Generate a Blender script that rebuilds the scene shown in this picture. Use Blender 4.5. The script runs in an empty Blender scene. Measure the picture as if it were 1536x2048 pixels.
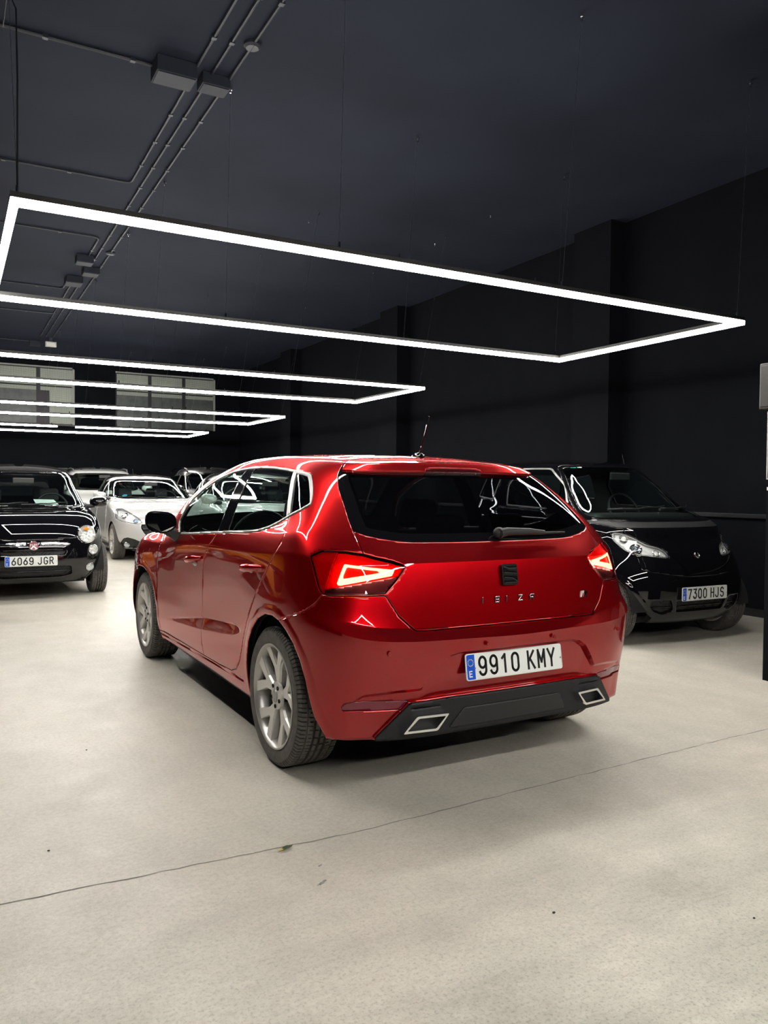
import bpy, bmesh, math, random
import numpy as np
from mathutils import Vector, Matrix

# ------------------------------------------------------------------ camera, exposure, world
SC = bpy.context.scene
COL = SC.collection
FPX, YAW, PITCH, ROLL, CAMH = 1566.36, 0.5042, -0.0297, 0.0078, 1.2511
_f = Vector((math.sin(YAW) * math.cos(PITCH), math.cos(YAW) * math.cos(PITCH), math.sin(PITCH)))
_r = Vector((math.cos(YAW), -math.sin(YAW), 0))
_u = _r.cross(_f)
_r2 = math.cos(ROLL) * _r + math.sin(ROLL) * _u
_u2 = -math.sin(ROLL) * _r + math.cos(ROLL) * _u
cam_data = bpy.data.cameras.new('camera')
cam = bpy.data.objects.new('camera', cam_data)
COL.objects.link(cam)
cam.matrix_world = Matrix(((_r2.x, _u2.x, -_f.x, 0), (_r2.y, _u2.y, -_f.y, 0), (_r2.z, _u2.z, -_f.z, CAMH), (0, 0, 0, 1)))
cam_data.sensor_fit = 'VERTICAL'
cam_data.sensor_height = 36.0
cam_data.lens = FPX / 2048 * 36.0
cam_data.clip_start = 0.05
cam_data.clip_end = 100
SC.camera = cam
SC.view_settings.view_transform = 'Standard'
SC.view_settings.look = 'None'
SC.view_settings.gamma = 1
SC.view_settings.use_curve_mapping = False
SC.view_settings.exposure = 0.0
world = bpy.data.worlds.new('night')
SC.world = world
world.use_nodes = True
world.node_tree.nodes['Background'].inputs[0].default_value = (0.05, 0.06, 0.09, 1)
world.node_tree.nodes['Background'].inputs[1].default_value = 0.03
SC.cycles.use_denoising = True
SC.cycles.max_bounces = 8
SC.cycles.transparent_max_bounces = 16
SC.cycles.sample_clamp_indirect = 6.0
SC.cycles.caustics_reflective = False
SC.cycles.caustics_refractive = False

LED_POWER = 87.0
STRIP_Z = 2.446
CEIL_Z = 4.433
WALL_X = 7.036
BACK_Y = 21.2
# ------------------------------------------------------------------ surface tools (numpy)
def cubic_c2(t, P, tq):
    """C2 cubic spline through P (J,...) at knots t, evaluated at tq (natural ends)."""
    n = len(t)
    h = np.diff(t)
    shp = P.shape
    Y = P.reshape(n, -1)
    A = np.zeros((n, n)); B = np.zeros_like(Y)
    A[0, 0] = A[-1, -1] = 1
    for i in range(1, n - 1):
        A[i, i - 1] = h[i - 1]; A[i, i] = 2 * (h[i - 1] + h[i]); A[i, i + 1] = h[i]
        B[i] = 6 * ((Y[i + 1] - Y[i]) / h[i] - (Y[i] - Y[i - 1]) / h[i - 1])
    M = np.linalg.solve(A, B)
    k = np.clip(np.searchsorted(t, tq, side='right') - 1, 0, n - 2)
    hh = h[k][:, None]
    a = ((t[k + 1] - tq)[:, None]) / hh
    b = 1 - a
    out = a * Y[k] + b * Y[k + 1] + ((a ** 3 - a) * M[k] + (b ** 3 - b) * M[k + 1]) * hh * hh / 6
    return out.reshape((len(tq),) + shp[1:])


def surf_eval(rows, crease, nu, nv):
    """rows (K,J,3), crease (K,J) 0..1, nu list J-1, nv list K-1 -> P (Nv,Nu,3), U, V index grids"""
    rows = np.asarray(rows, float); crease = np.asarray(crease, float)
    K, J = rows.shape[:2]
    mir = np.array([-1, 1, 1])
    d = np.linalg.norm(np.diff(rows, axis=1), axis=2).mean(0)
    t = np.concatenate([[0], np.cumsum(d)])
    g = 3
    pre = rows[:, g:0:-1] * mir
    post = rows[:, -2:-2 - g:-1] * mir
    ext = np.concatenate([pre, rows, post], 1)
    te = np.concatenate([-t[g:0:-1], t, 2 * t[-1] - t[-2:-2 - g:-1]])
    uq = np.concatenate([np.linspace(j, j + 1, nu[j], endpoint=False) for j in range(J - 1)] + [[J - 1.0]])
    tq = np.interp(uq, np.arange(J), t)
    C = cubic_c2(te, ext.transpose(1, 0, 2), tq).transpose(1, 0, 2)       # K,Nu,3
    C[:, 0, 0] = 0; C[:, -1, 0] = 0
    W = np.array([np.interp(uq, np.arange(J), crease[k]) for k in range(K)])
    # vertical
    last = C[-1] + (C[-1] - C[-2]) * np.array([1, 1, -1])
    X = np.concatenate([C, last[None]], 0)
    h = np.maximum(np.linalg.norm(np.diff(X, axis=0), axis=2), 1e-4) ** 0.7   # K,Nu
    s = np.diff(X, axis=0) / h[..., None]
    T0 = np.zeros_like(C); T1 = np.zeros_like(C)     # tangent leaving up / arriving
    for k in range(K):
        if k == 0:
            T = 1.5 * s[0] - 0.5 * s[1] if K > 2 else s[0]
            T0[0] = T1[0] = T
            continue
        w = h[k][:, None] / (h[k - 1] + h[k])[:, None]
        T = w * s[k - 1] + (1 - w) * s[k]
        c = W[k][:, None]
        T1[k] = T * (1 - c) + s[k - 1] * c
        T0[k] = T * (1 - c) + s[k] * c
    P = []; V = []
    for k in range(K - 1):
        n = nv[k]
        vs = np.linspace(0, 1, n, endpoint=(k == K - 2))
        for a in vs:
            hk = h[k][:, None]
            h00 = 2 * a ** 3 - 3 * a * a + 1; h10 = a ** 3 - 2 * a * a + a
            h01 = -2 * a ** 3 + 3 * a * a; h11 = a ** 3 - a * a
            P.append(h00 * C[k] + h10 * hk * T0[k] + h01 * C[k + 1] + h11 * hk * T1[k + 1])
            V.append(k + a)
    P = np.array(P)
    U, Vg = np.meshgrid(uq, np.array(V))
    return P, U, Vg


def grid_tris(nv, nu):
    i = np.arange(nv - 1)[:, None] * nu + np.arange(nu - 1)[None]
    a, b, c, d = i, i + 1, i + 1 + nu, i + nu
    f = np.stack([a, b, c, d], -1).reshape(-1, 4)
    return np.concatenate([f[:, [0, 1, 2]], f[:, [0, 2, 3]]])


def clip(V, F, f):
    """split triangles by the zero level of f -> V2, F_neg, F_pos"""
    f = np.where(np.abs(f) < 1e-6, 1e-6, f)
    s = f > 0
    c = s[F].sum(1)
    Fn = [F[c == 0]]; Fp = [F[c == 3]]
    mix = F[(c == 1) | (c == 2)]
    if len(mix) == 0:
        return V, Fn[0], Fp[0]
    sm = s[mix]
    lone = np.where(sm.sum(1) == 1, np.argmax(sm, 1), np.argmin(sm, 1))
    r = np.arange(len(mix))
    a = mix[r, lone]; b = mix[r, (lone + 1) % 3]; d = mix[r, (lone + 2) % 3]
    E = np.concatenate([np.stack([a, b], 1), np.stack([a, d], 1)])
    Es = np.sort(E, 1)
    key = Es[:, 0].astype(np.int64) * len(V) + Es[:, 1]
    uk, idx, inv = np.unique(key, return_index=True, return_inverse=True)
    e = Es[idx]
    t = f[e[:, 0]] / (f[e[:, 0]] - f[e[:, 1]])
    nv = V[e[:, 0]] * (1 - t[:, None]) + V[e[:, 1]] * t[:, None]
    n0 = len(V)
    V2 = np.concatenate([V, nv])
    inv = inv.reshape(-1)
    ab = n0 + inv[:len(mix)]; ad = n0 + inv[len(mix):]
    tri = np.stack([a, ab, ad], 1)
    q1 = np.stack([ab, b, d], 1); q2 = np.stack([ab, d, ad], 1)
    lp = s[a]
    Fp += [tri[lp], q1[~lp], q2[~lp]]
    Fn += [tri[~lp], q1[lp], q2[lp]]
    return V2, np.concatenate(Fn), np.concatenate(Fp)


def poly_sdf(pts, X, Y):
    """signed distance to a polygon, negative inside"""
    p = np.asarray(pts, float)
    q = np.roll(p, -1, 0)
    d2 = np.full(X.shape, 1e9)
    ins = np.zeros(X.shape, bool)
    for (x0, y0), (x1, y1) in zip(p, q):
        ex, ey = x1 - x0, y1 - y0
        L = ex * ex + ey * ey + 1e-18
        t = np.clip(((X - x0) * ex + (Y - y0) * ey) / L, 0, 1)
        d2 = np.minimum(d2, (X - x0 - t * ex) ** 2 + (Y - y0 - t * ey) ** 2)
        c = ((y0 > Y) != (y1 > Y)) & (X < (x1 - x0) * (Y - y0) / (y1 - y0 + 1e-18) + x0)
        ins ^= c
    d = np.sqrt(d2)
    return np.where(ins, -d, d)


def fillet(pts, r, n=5):
    """round the corners of a polygon; r a number or one per corner"""
    p = [np.array(a, float) for a in pts]
    m = len(p); out = []
    for i in range(m):
        ri = r[i] if hasattr(r, '__len__') else r
        a, b, c = p[i - 1], p[i], p[(i + 1) % m]
        la, lc = np.linalg.norm(a - b), np.linalg.norm(c - b)
        k = min(ri, la * .45, lc * .45)
        if k < 1e-4:
            out.append(b); continue
        s, e = b + (a - b) / la * k, b + (c - b) / lc * k
        for j in range(n + 1):
            t = j / n
            out.append((1 - t) ** 2 * s + 2 * t * (1 - t) * b + t * t * e)
    return np.array(out)


def smoothstep(a, b, x):
    t = np.clip((x - a) / (b - a), 0, 1)
    return t * t * (3 - 2 * t)
# ------------------------------------------------------------------ hatchback body surface (x right, y forward, origin on the ground under the rear axle)
def hatch_rows():
    ys = [-.25, 0, .4, .9, 1.4, 1.9, 2.4, 2.85]
    R = []; Cw = []

    def row(rear, side, front, cw=None):
        s = [(a[0], ys[i], a[1]) if len(a) == 2 else a for i, a in enumerate(side)]
        R.append(list(rear) + s + list(front))
        Cw.append((cw or []) + [0] * (16 - len(cw or [])))
    row([(0, -.60, .235), (.30, -.60, .235), (.55, -.585, .237), (.72, -.53, .24), (.815, -.42, .24)],
        [(.852, .235), (.855, .235), (.845, .232), (.838, .228), (.838, .225), (.842, .222), (.845, .21), (.83, .195)],
        [(.76, 3.12, .2), (.45, 3.27, .2), (0, 3.32, .2)])
    row([(0, -.645, .38), (.3, -.64, .38), (.55, -.615, .38), (.73, -.54, .37), (.838, -.42, .36)],
        [(.875, .36), (.878, .36), (.866, .345), (.862, .335), (.864, .33), (.872, .33), (.882, .33), (.865, .33)],
        [(.79, 3.14, .33), (.47, 3.3, .33), (0, 3.36, .33)])
    row([(0, -.675, .50), (.3, -.668, .5), (.55, -.64, .5), (.735, -.565, .5), (.845, -.43, .49)],
        [(.884, .48), (.887, .48), (.872, .46), (.866, .45), (.868, .445), (.874, .44), (.886, .45), (.872, .47)],
        [(.80, 3.12, .5), (.48, 3.28, .5), (0, 3.34, .5)])
    row([(0, -.695, .635), (.3, -.685, .64), (.55, -.66, .645), (.74, -.585, .665), (.848, -.44, .70)],
        [(.886, .68), (.889, .66), (.87, .60), (.860, .58), (.862, .57), (.868, .57), (.885, .60), (.87, .62)],
        [(.79, 3.08, .62), (.48, 3.24, .62), (0, 3.30, .62)], [1, 1, 1, .9, .3])
    row([(0, -.625, .68), (.3, -.62, .683), (.55, -.60, .69), (.735, -.545, .715), (.845, -.415, .76)],
        [(.883, .76), (.886, .745), (.868, .70), (.860, .69), (.862, .685), (.868, .68), (.884, .69), (.868, .70)],
        [(.77, 3.0, .70), (.47, 3.17, .72), (0, 3.25, .72)], [1, 1, 1, .6])
    row([(0, -.605, .82), (.3, -.60, .82), (.55, -.575, .825), (.73, -.51, .83), (.838, -.39, .85)],
        [(.875, .85), (.878, .84), (.868, .82), (.864, .81), (.866, .80), (.868, .79), (.872, .78), (.85, .78)],
        [(.73, 2.9, .80), (.45, 3.08, .82), (0, 3.17, .83)])
    row([(0, -.585, .945), (.3, -.578, .945), (.55, -.548, .945), (.715, -.48, .95), (.825, -.365, .965)],
        [(.862, .975), (.868, .962), (.868, .94), (.866, .92), (.865, .895), (.86, .865), (.845, .86), (.80, .86)],
        [(.68, 2.78, .87), (.42, 2.95, .89), (0, 3.05, .90)], [.9, .9, .9, .6, .6, .8, .8, .4, .3, .3, .3, .3])
    row([(0, -.505, 1.025), (.3, -.49, 1.027), (.55, -.45, 1.035), (.695, -.395, 1.048), (.80, -.282, 1.06)],
        [(.833, -.19, 1.06), (.838, .0, 1.045), (.842, .4, 1.02), (.842, .9, 1.005), (.838, 1.4, .99), (.815, 1.9, .97), (.76, 2.3, .96), (.70, 2.55, .94)],
        [(.58, 2.70, .93), (.36, 2.82, .955), (0, 2.9, .965)])
    row([(0, -.475, 1.055), (.3, -.46, 1.057), (.54, -.42, 1.065), (.68, -.368, 1.078), (.782, -.262, 1.09)],
        [(.812, -.165, 1.09), (.818, .02, 1.075), (.826, .4, 1.055), (.829, .9, 1.04), (.823, 1.4, 1.025), (.810, 1.88, 1.01), (.765, 2.12, 1.01), (.66, 2.18, 1.015)],
        [(.50, 2.27, 1.025), (.28, 2.33, 1.03), (0, 2.36, 1.035)], [0] * 10 + [.5, 1, 1, 1, 1, 1])
    row([(0, -.335, 1.18), (.3, -.32, 1.182), (.5, -.288, 1.185), (.625, -.246, 1.193), (.705, -.165, 1.202)],
        [(.740, -.07, 1.205), (.754, .08, 1.20), (.766, .42, 1.195), (.771, .9, 1.19), (.767, 1.34, 1.186), (.755, 1.66, 1.178), (.715, 1.86, 1.175), (.61, 1.90, 1.18)],
        [(.47, 1.98, 1.19), (.26, 2.03, 1.20), (0, 2.05, 1.205)])
    row([(0, -.175, 1.32), (.3, -.16, 1.32), (.46, -.128, 1.32), (.56, -.082, 1.323), (.622, .0, 1.33)],
        [(.650, .08, 1.335), (.663, .2, 1.34), (.675, .48, 1.345), (.681, .88, 1.345), (.677, 1.18, 1.34), (.664, 1.41, 1.325), (.622, 1.555, 1.318), (.53, 1.60, 1.32)],
        [(.41, 1.66, 1.33), (.23, 1.70, 1.34), (0, 1.72, 1.345)])
    row([(0, -.13, 1.372), (.28, -.115, 1.37), (.42, -.08, 1.365), (.50, -.03, 1.365), (.55, .04, 1.372)],
        [(.575, .12, 1.38), (.588, .24, 1.39), (.598, .5, 1.402), (.60, .85, 1.405), (.598, 1.12, 1.398), (.578, 1.29, 1.382), (.535, 1.38, 1.375), (.46, 1.41, 1.38)],
        [(.36, 1.45, 1.39), (.2, 1.48, 1.40), (0, 1.49, 1.402)], [1, 1, 1, .6])
    row([(0, .05, 1.405), (.2, .05, 1.403), (.32, .07, 1.398), (.38, .11, 1.398), (.415, .16, 1.40)],
        [(.43, .22, 1.407), (.44, .3, 1.413), (.445, .55, 1.425), (.445, .85, 1.43), (.44, 1.05, 1.425), (.42, 1.17, 1.415), (.385, 1.23, 1.41), (.33, 1.27, 1.413)],
        [(.25, 1.30, 1.416), (.14, 1.32, 1.42), (0, 1.325, 1.422)])
    yc = [.25, .255, .265, .28, .30, .33, .39, .58, .83, .98, 1.04, 1.07, 1.09, 1.10, 1.11, 1.12]
    zc = [1.424, 1.4245, 1.425, 1.426, 1.427, 1.429, 1.432, 1.440, 1.443, 1.441, 1.439, 1.438, 1.437, 1.437, 1.436, 1.436]
    R.append([(0, y, z) for y, z in zip(yc, zc)]); Cw.append([0] * 16)
    return R, Cw


HATCH_NU = [26, 24, 18, 20, 22, 22, 36, 40, 36, 30, 22, 20, 14, 12, 12]
HATCH_NV = [10, 12, 14, 8, 14, 14, 10, 4, 14, 14, 8, 12, 12]
# ------------------------------------------------------------------ materials
def mat(name, color=(.5, .5, .5), rough=.5, metal=0.0, coat=0.0, emit=None, es=0.0, spec=0.5, coatr=0.03, ior=1.45):
    m = bpy.data.materials.new(name); m.use_nodes = True
    b = m.node_tree.nodes['Principled BSDF']
    b.inputs['Base Color'].default_value = tuple(color) + (1,)
    b.inputs['Roughness'].default_value = rough
    b.inputs['Metallic'].default_value = metal
    b.inputs['Coat Weight'].default_value = coat
    b.inputs['Coat Roughness'].default_value = coatr
    b.inputs['Specular IOR Level'].default_value = spec
    b.inputs['IOR'].default_value = ior
    if emit:
        b.inputs['Emission Color'].default_value = tuple(emit) + (1,)
        b.inputs['Emission Strength'].default_value = es
    return m


def nodes(m):
    return m.node_tree.nodes, m.node_tree.links, m.node_tree.nodes['Principled BSDF']


def glass_mat(name, tint, rough=0.0, spec=1.0):
    m = bpy.data.materials.new(name); m.use_nodes = True
    n, l = m.node_tree.nodes, m.node_tree.links
    n.clear()
    out = n.new('ShaderNodeOutputMaterial'); mix = n.new('ShaderNodeMixShader')
    tr = n.new('ShaderNodeBsdfTransparent'); gl = n.new('ShaderNodeBsdfGlossy'); lw = n.new('ShaderNodeLayerWeight'); lw.inputs[0].default_value = .5
    p5 = n.new('ShaderNodeMath'); p5.operation = 'POWER'; p5.inputs[1].default_value = 5; l.new(lw.outputs['Facing'], p5.inputs[0])
    fr = n.new('ShaderNodeMath'); fr.operation = 'MULTIPLY_ADD'; fr.inputs[1].default_value = .9; fr.inputs[2].default_value = .06; l.new(p5.outputs[0], fr.inputs[0])
    tr.inputs[0].default_value = tuple(tint) + (1,)
    gl.inputs['Color'].default_value = (spec, spec, spec, 1); gl.inputs['Roughness'].default_value = rough
    l.new(fr.outputs[0], mix.inputs[0]); l.new(tr.outputs[0], mix.inputs[1]); l.new(gl.outputs[0], mix.inputs[2])
    l.new(mix.outputs[0], out.inputs[0])
    return m


def noise_color(m, c1, c2, scale=8, detail=8, lo=.35, hi=.65, bump=0.0, bscale=60, rough=None, dist=.01):
    n, l, b = nodes(m)
    tc = n.new('ShaderNodeTexCoord'); nz = n.new('ShaderNodeTexNoise'); cr = n.new('ShaderNodeValToRGB')
    nz.inputs['Scale'].default_value = scale; nz.inputs['Detail'].default_value = detail
    l.new(tc.outputs['Object'], nz.inputs['Vector']); l.new(nz.outputs['Fac'], cr.inputs[0])
    cr.color_ramp.elements[0].position = lo; cr.color_ramp.elements[1].position = hi
    cr.color_ramp.elements[0].color = tuple(c1) + (1,); cr.color_ramp.elements[1].color = tuple(c2) + (1,)
    l.new(cr.outputs[0], b.inputs['Base Color'])
    if bump:
        nb = n.new('ShaderNodeTexNoise'); nb.inputs['Scale'].default_value = bscale; nb.inputs['Detail'].default_value = 6
        bp = n.new('ShaderNodeBump'); bp.inputs['Strength'].default_value = bump; bp.inputs['Distance'].default_value = dist
        l.new(tc.outputs['Object'], nb.inputs['Vector']); l.new(nb.outputs['Fac'], bp.inputs['Height'])
        l.new(bp.outputs[0], b.inputs['Normal'])
    return m


def car_paint(name, base, metal=.55, rough=.32, flake=True, coat=1.0, ior=1.6):
    m = mat(name, base, rough, metal, coat=coat, coatr=.012)
    n, l, b = nodes(m)
    b.inputs['Coat IOR'].default_value = ior
    if flake:
        tc = n.new('ShaderNodeTexCoord'); v = n.new('ShaderNodeTexVoronoi'); v.inputs['Scale'].default_value = 900
        bp = n.new('ShaderNodeBump'); bp.inputs['Strength'].default_value = .06; bp.inputs['Distance'].default_value = .001
        l.new(tc.outputs['Object'], v.inputs['Vector']); l.new(v.outputs['Distance'], bp.inputs['Height'])
        l.new(bp.outputs[0], b.inputs['Normal'])
    return m


M = {}
M['black_plastic'] = noise_color(mat('textured_black_plastic', (.02, .021, .023), .55), (.0085, .0095, .0115), (.015, .0165, .019), 300, 2, bump=.15, bscale=900, dist=.001)
M['grey_plastic'] = mat('dark_grey_plastic', (.022, .0225, .024), .5)
M['piano'] = mat('gloss_black', (.004, .004, .005), .5, coat=1, spec=0)
M['dark'] = mat('dark_void', (.006, .006, .007), .8)
M['fabric'] = noise_color(mat('dark_seat_fabric', (.02, .02, .022), .9), (.012, .012, .014), (.03, .03, .034), 200, 3)
M['chrome'] = mat('chrome', (.85, .85, .86), .08, 1)
M['satin'] = mat('satin_metal', (.40, .40, .39), .48, .8)
M['rubber'] = noise_color(mat('tyre_rubber', (.02, .02, .02), .65), (.08, .074, .069), (.115, .107, .10), 30, 4)
M['alloy'] = mat('silver_alloy', (.78, .765, .73), .34, .35, coat=.3, coatr=.1)
M['white'] = mat('white_plate', (.78, .80, .78), .35)
M['plate_black'] = mat('plate_ink', (.008, .008, .008), .4)
M['plate_blue'] = mat('plate_blue', (.005, .08, .6), .35)
M['yellow'] = mat('plate_yellow', (.85, .65, .02), .4)
M['glass'] = glass_mat('clear_car_glass', (.72, .83, .79))
M['glass_dark'] = glass_mat('tinted_car_glass', (.10, .12, .13))
M['glass_lens'] = glass_mat('clear_lens', (.93, .95, .96))


# ------------------------------------------------------------------ object helpers
def tag(o, label=None, cat=None, group=None, kind=None):
    if label: o['label'] = label
    if cat: o['category'] = cat
    if group: o['group'] = group
    if kind: o['kind'] = kind
    return o


def empty(name, loc=(0, 0, 0), rz=0.0, label=None, cat=None, group=None):
    o = bpy.data.objects.new(name, None); COL.objects.link(o)
    o.location = loc; o.rotation_euler = (0, 0, rz); o.empty_display_size = .1
    return tag(o, label, cat, group)


def link_mesh(name, V, F, m, parent=None, smooth=None):
    me = bpy.data.meshes.new(name)
    me.from_pydata([tuple(map(float, v[:3])) for v in V], [], [tuple(map(int, f)) for f in F])
    me.materials.append(m)
    if smooth is not None:
        me.polygons.foreach_set('use_smooth', [True] * len(me.polygons))
        me.set_sharp_from_angle(angle=math.radians(smooth))
    me.update()
    o = bpy.data.objects.new(name, me); COL.objects.link(o)
    if parent: o.parent = parent
    return o


class MB:
    """collects simple shapes; build() links them as one mesh"""
    def __init__(s): s.V = []; s.F = []
    def add(s, V, F):
        n = len(s.V); s.V += [tuple(v) for v in V]; s.F += [tuple(i + n for i in f) for f in F]; return s
    def box(s, a, b, rot=None, org=None):
        (x0, y0, z0), (x1, y1, z1) = a, b
        V = [(x0, y0, z0), (x1, y0, z0), (x1, y1, z0), (x0, y1, z0), (x0, y0, z1), (x1, y0, z1), (x1, y1, z1), (x0, y1, z1)]
        if rot is not None:
            V = [tuple(rot @ Vector(v) + (Vector(org) if org else Vector())) for v in V]
        return s.add(V, [(0, 3, 2, 1), (4, 5, 6, 7), (0, 1, 5, 4), (1, 2, 6, 5), (2, 3, 7, 6), (3, 0, 4, 7)])
    def tube(s, pts, r, n=10, cap=True):
        pts = [Vector(p) for p in pts]; rs = r if hasattr(r, '__len__') else [r] * len(pts)
        V = []; F = []; ref = None
        for i, p in enumerate(pts):
            t = ((pts[min(i + 1, len(pts) - 1)] - pts[max(i - 1, 0)])).normalized()
            if ref is None: ref = t.orthogonal().normalized()
            ref = (ref - t * ref.dot(t)).normalized(); w = t.cross(ref)
            for k in range(n):
                a = 2 * math.pi * k / n
                V.append(tuple(p + (ref * math.cos(a) + w * math.sin(a)) * rs[i]))
        for i in range(len(pts) - 1):
            for k in range(n):
                F.append((i * n + k, i * n + (k + 1) % n, (i + 1) * n + (k + 1) % n, (i + 1) * n + k))
        if cap:
            F.append(tuple(range(n))[::-1]); F.append(tuple((len(pts) - 1) * n + k for k in range(n)))
        return s.add(V, F)
    def lathe(s, prof, n=32, axis='x', org=(0, 0, 0), close=False):
        """prof: list of (axial, radius)"""
        V = []; F = []
        for a, r in prof:
            for k in range(n):
                t = 2 * math.pi * k / n; c, q = r * math.cos(t), r * math.sin(t)
                v = {'x': (a, c, q), 'y': (c, a, q), 'z': (c, q, a)}[axis]
                V.append((v[0] + org[0], v[1] + org[1], v[2] + org[2]))
        m = len(prof)
        for i in range(m if close else m - 1):
            j = (i + 1) % m
            for k in range(n):
                F.append((i * n + k, i * n + (k + 1) % n, j * n + (k + 1) % n, j * n + k))
        return s.add(V, F)
    def prism(s, poly, d0, d1, fn):
        """extrude 2D poly between depths; fn(a,b,d)->xyz"""
        n = len(poly)
        V = [fn(a, b, d0) for a, b in poly] + [fn(a, b, d1) for a, b in poly]
        F = [tuple(range(n)), tuple(range(2 * n - 1, n - 1, -1))] + [(i, n + i, n + (i + 1) % n, (i + 1) % n) for i in range(n)]
        return s.add(V, F)
    def sphere(s, c, r, n=16, m=10, sc=(1, 1, 1)):
        V = []; F = []
        for i in range(m + 1):
            t = math.pi * i / m
            for k in range(n):
                p = 2 * math.pi * k / n
                V.append((c[0] + r * sc[0] * math.sin(t) * math.cos(p), c[1] + r * sc[1] * math.sin(t) * math.sin(p), c[2] + r * sc[2] * math.cos(t)))
        for i in range(m):
            for k in range(n):
                F.append((i * n + k, (i + 1) * n + k, (i + 1) * n + (k + 1) % n, i * n + (k + 1) % n))
        return s.add(V, F)
    def build(s, name, m, parent=None, smooth=None, bevel=0, seg=2):
        o = link_mesh(name, s.V, s.F, m, parent, smooth)
        if bevel:
            b = o.modifiers.new('bevel', 'BEVEL'); b.width = bevel; b.segments = seg; b.limit_method = 'ANGLE'; b.angle_limit = math.radians(40)
        return o


# ------------------------------------------------------------------ the hall
def structure(name, mb, m, **k):
    o = mb.build(name, m, **k); o['kind'] = 'structure'; return o


def concrete():
    m = mat('painted_concrete', (.5, .48, .43), .5, spec=.35)
    n, l, b = nodes(m)
    tc = n.new('ShaderNodeTexCoord')
    def noise(sc, det, rough=.6, stretch=None):
        z = n.new('ShaderNodeTexNoise'); z.inputs['Scale'].default_value = sc; z.inputs['Detail'].default_value = det; z.inputs['Roughness'].default_value = rough
        if stretch:
            mp = n.new('ShaderNodeMapping'); mp.inputs['Scale'].default_value = stretch; mp.inputs['Rotation'].default_value = (0, 0, .5)
            l.new(tc.outputs['Object'], mp.inputs['Vector']); l.new(mp.outputs[0], z.inputs['Vector'])
        else: l.new(tc.outputs['Object'], z.inputs['Vector'])
        return z
    def ramp(src, p0, c0, p1, c1):
        r = n.new('ShaderNodeValToRGB'); r.color_ramp.elements[0].position = p0; r.color_ramp.elements[1].position = p1
        r.color_ramp.elements[0].color = c0 + (1,); r.color_ramp.elements[1].color = c1 + (1,)
        l.new(src, r.inputs[0]); return r
    def mul(a, bb, mode='MULTIPLY', fac=1.0):
        x = n.new('ShaderNodeMix'); x.data_type = 'RGBA'; x.blend_type = mode; x.inputs[0].default_value = fac
        l.new(a, x.inputs[6]); l.new(bb, x.inputs[7]); return x.outputs[2]
    big = ramp(noise(.7, 5).outputs[0], .35, (.59, .553, .482), .68, (.69, .64, .565))
    mid = ramp(noise(3.2, 8, .65, (1, .45, 1)).outputs[0], .30, (.86, .87, .86), .62, (1, 1, 1))
    fine = ramp(noise(55, 8, .75).outputs[0], .32, (.80, .80, .79), .58, (1, 1, 1))
    # worn patches near the camera
    sep = n.new('ShaderNodeSeparateXYZ'); l.new(tc.outputs['Object'], sep.inputs[0])
    mr = n.new('ShaderNodeMapRange'); mr.inputs[1].default_value = 3.0; mr.inputs[2].default_value = .9; l.new(sep.outputs[1], mr.inputs[0])
    patch = ramp(noise(1.6, 9, .68, (.6, 1.4, 1)).outputs[0], .36, (.55, .59, .575), .60, (.955, 1, .985))
    spk = ramp(noise(110, 3, .6).outputs[0], .34, (.72, .71, .69), .46, (1, 1, 1))
    wornm = mul(patch.outputs[0], spk.outputs[0])
    white = n.new('ShaderNodeRGB'); white.outputs[0].default_value = (1, 1, 1, 1)
    wx = n.new('ShaderNodeMix'); wx.data_type = 'RGBA'; l.new(mr.outputs[0], wx.inputs[0]); l.new(white.outputs[0], wx.inputs[6]); l.new(wornm, wx.inputs[7])
    c = mul(mul(mul(big.outputs[0], mid.outputs[0]), fine.outputs[0]), wx.outputs[2])
    l.new(c, b.inputs['Base Color'])
    rr = ramp(noise(6, 6).outputs[0], .3, (.34, .34, .34), .7, (.55, .55, .55)); l.new(rr.outputs[0], b.inputs['Roughness'])
    bp = n.new('ShaderNodeBump'); bp.inputs['Strength'].default_value = .35; bp.inputs['Distance'].default_value = .004
    l.new(noise(45, 10, .7).outputs[0], bp.inputs['Height']); l.new(bp.outputs[0], b.inputs['Normal'])
    return m


X0, X1, Y0, Y1 = -9.0, WALL_X, -7.0, BACK_Y
wall_m = noise_color(mat('navy_black_wall', (.02, .023, .032), .85, spec=.12), (.0031, .0039, .0058), (.0042, .0051, .0072), 3, 6, bump=.12, bscale=180, dist=.002)
ceil_m = noise_color(mat('navy_black_ceiling', (.03, .035, .05), .85, spec=.15), (.0155, .0195, .032), (.0185, .0228, .037), 1.5, 5, bump=.1, bscale=120, dist=.002)
floor = structure('floor', MB().box((X0 - .2, Y0 - .2, -.2), (X1 + .2, Y1 + .2, 0)), concrete())
structure('ceiling', MB().box((X0 - .2, Y0 - .2, CEIL_Z), (X1 + .2, Y1 + .2, CEIL_Z + .2)), ceil_m)
structure('wall_left', MB().box((X0 - .2, Y0, 0), (X0, Y1, CEIL_Z)), wall_m)
structure('wall_front', MB().box((X0 - .2, Y0 - .2, 0), (X1 + .2, Y0, CEIL_Z)), wall_m)
structure('wall_right', MB().box((X1, Y0, 0), (X1 + .2, Y1, CEIL_Z)), wall_m)
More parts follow.
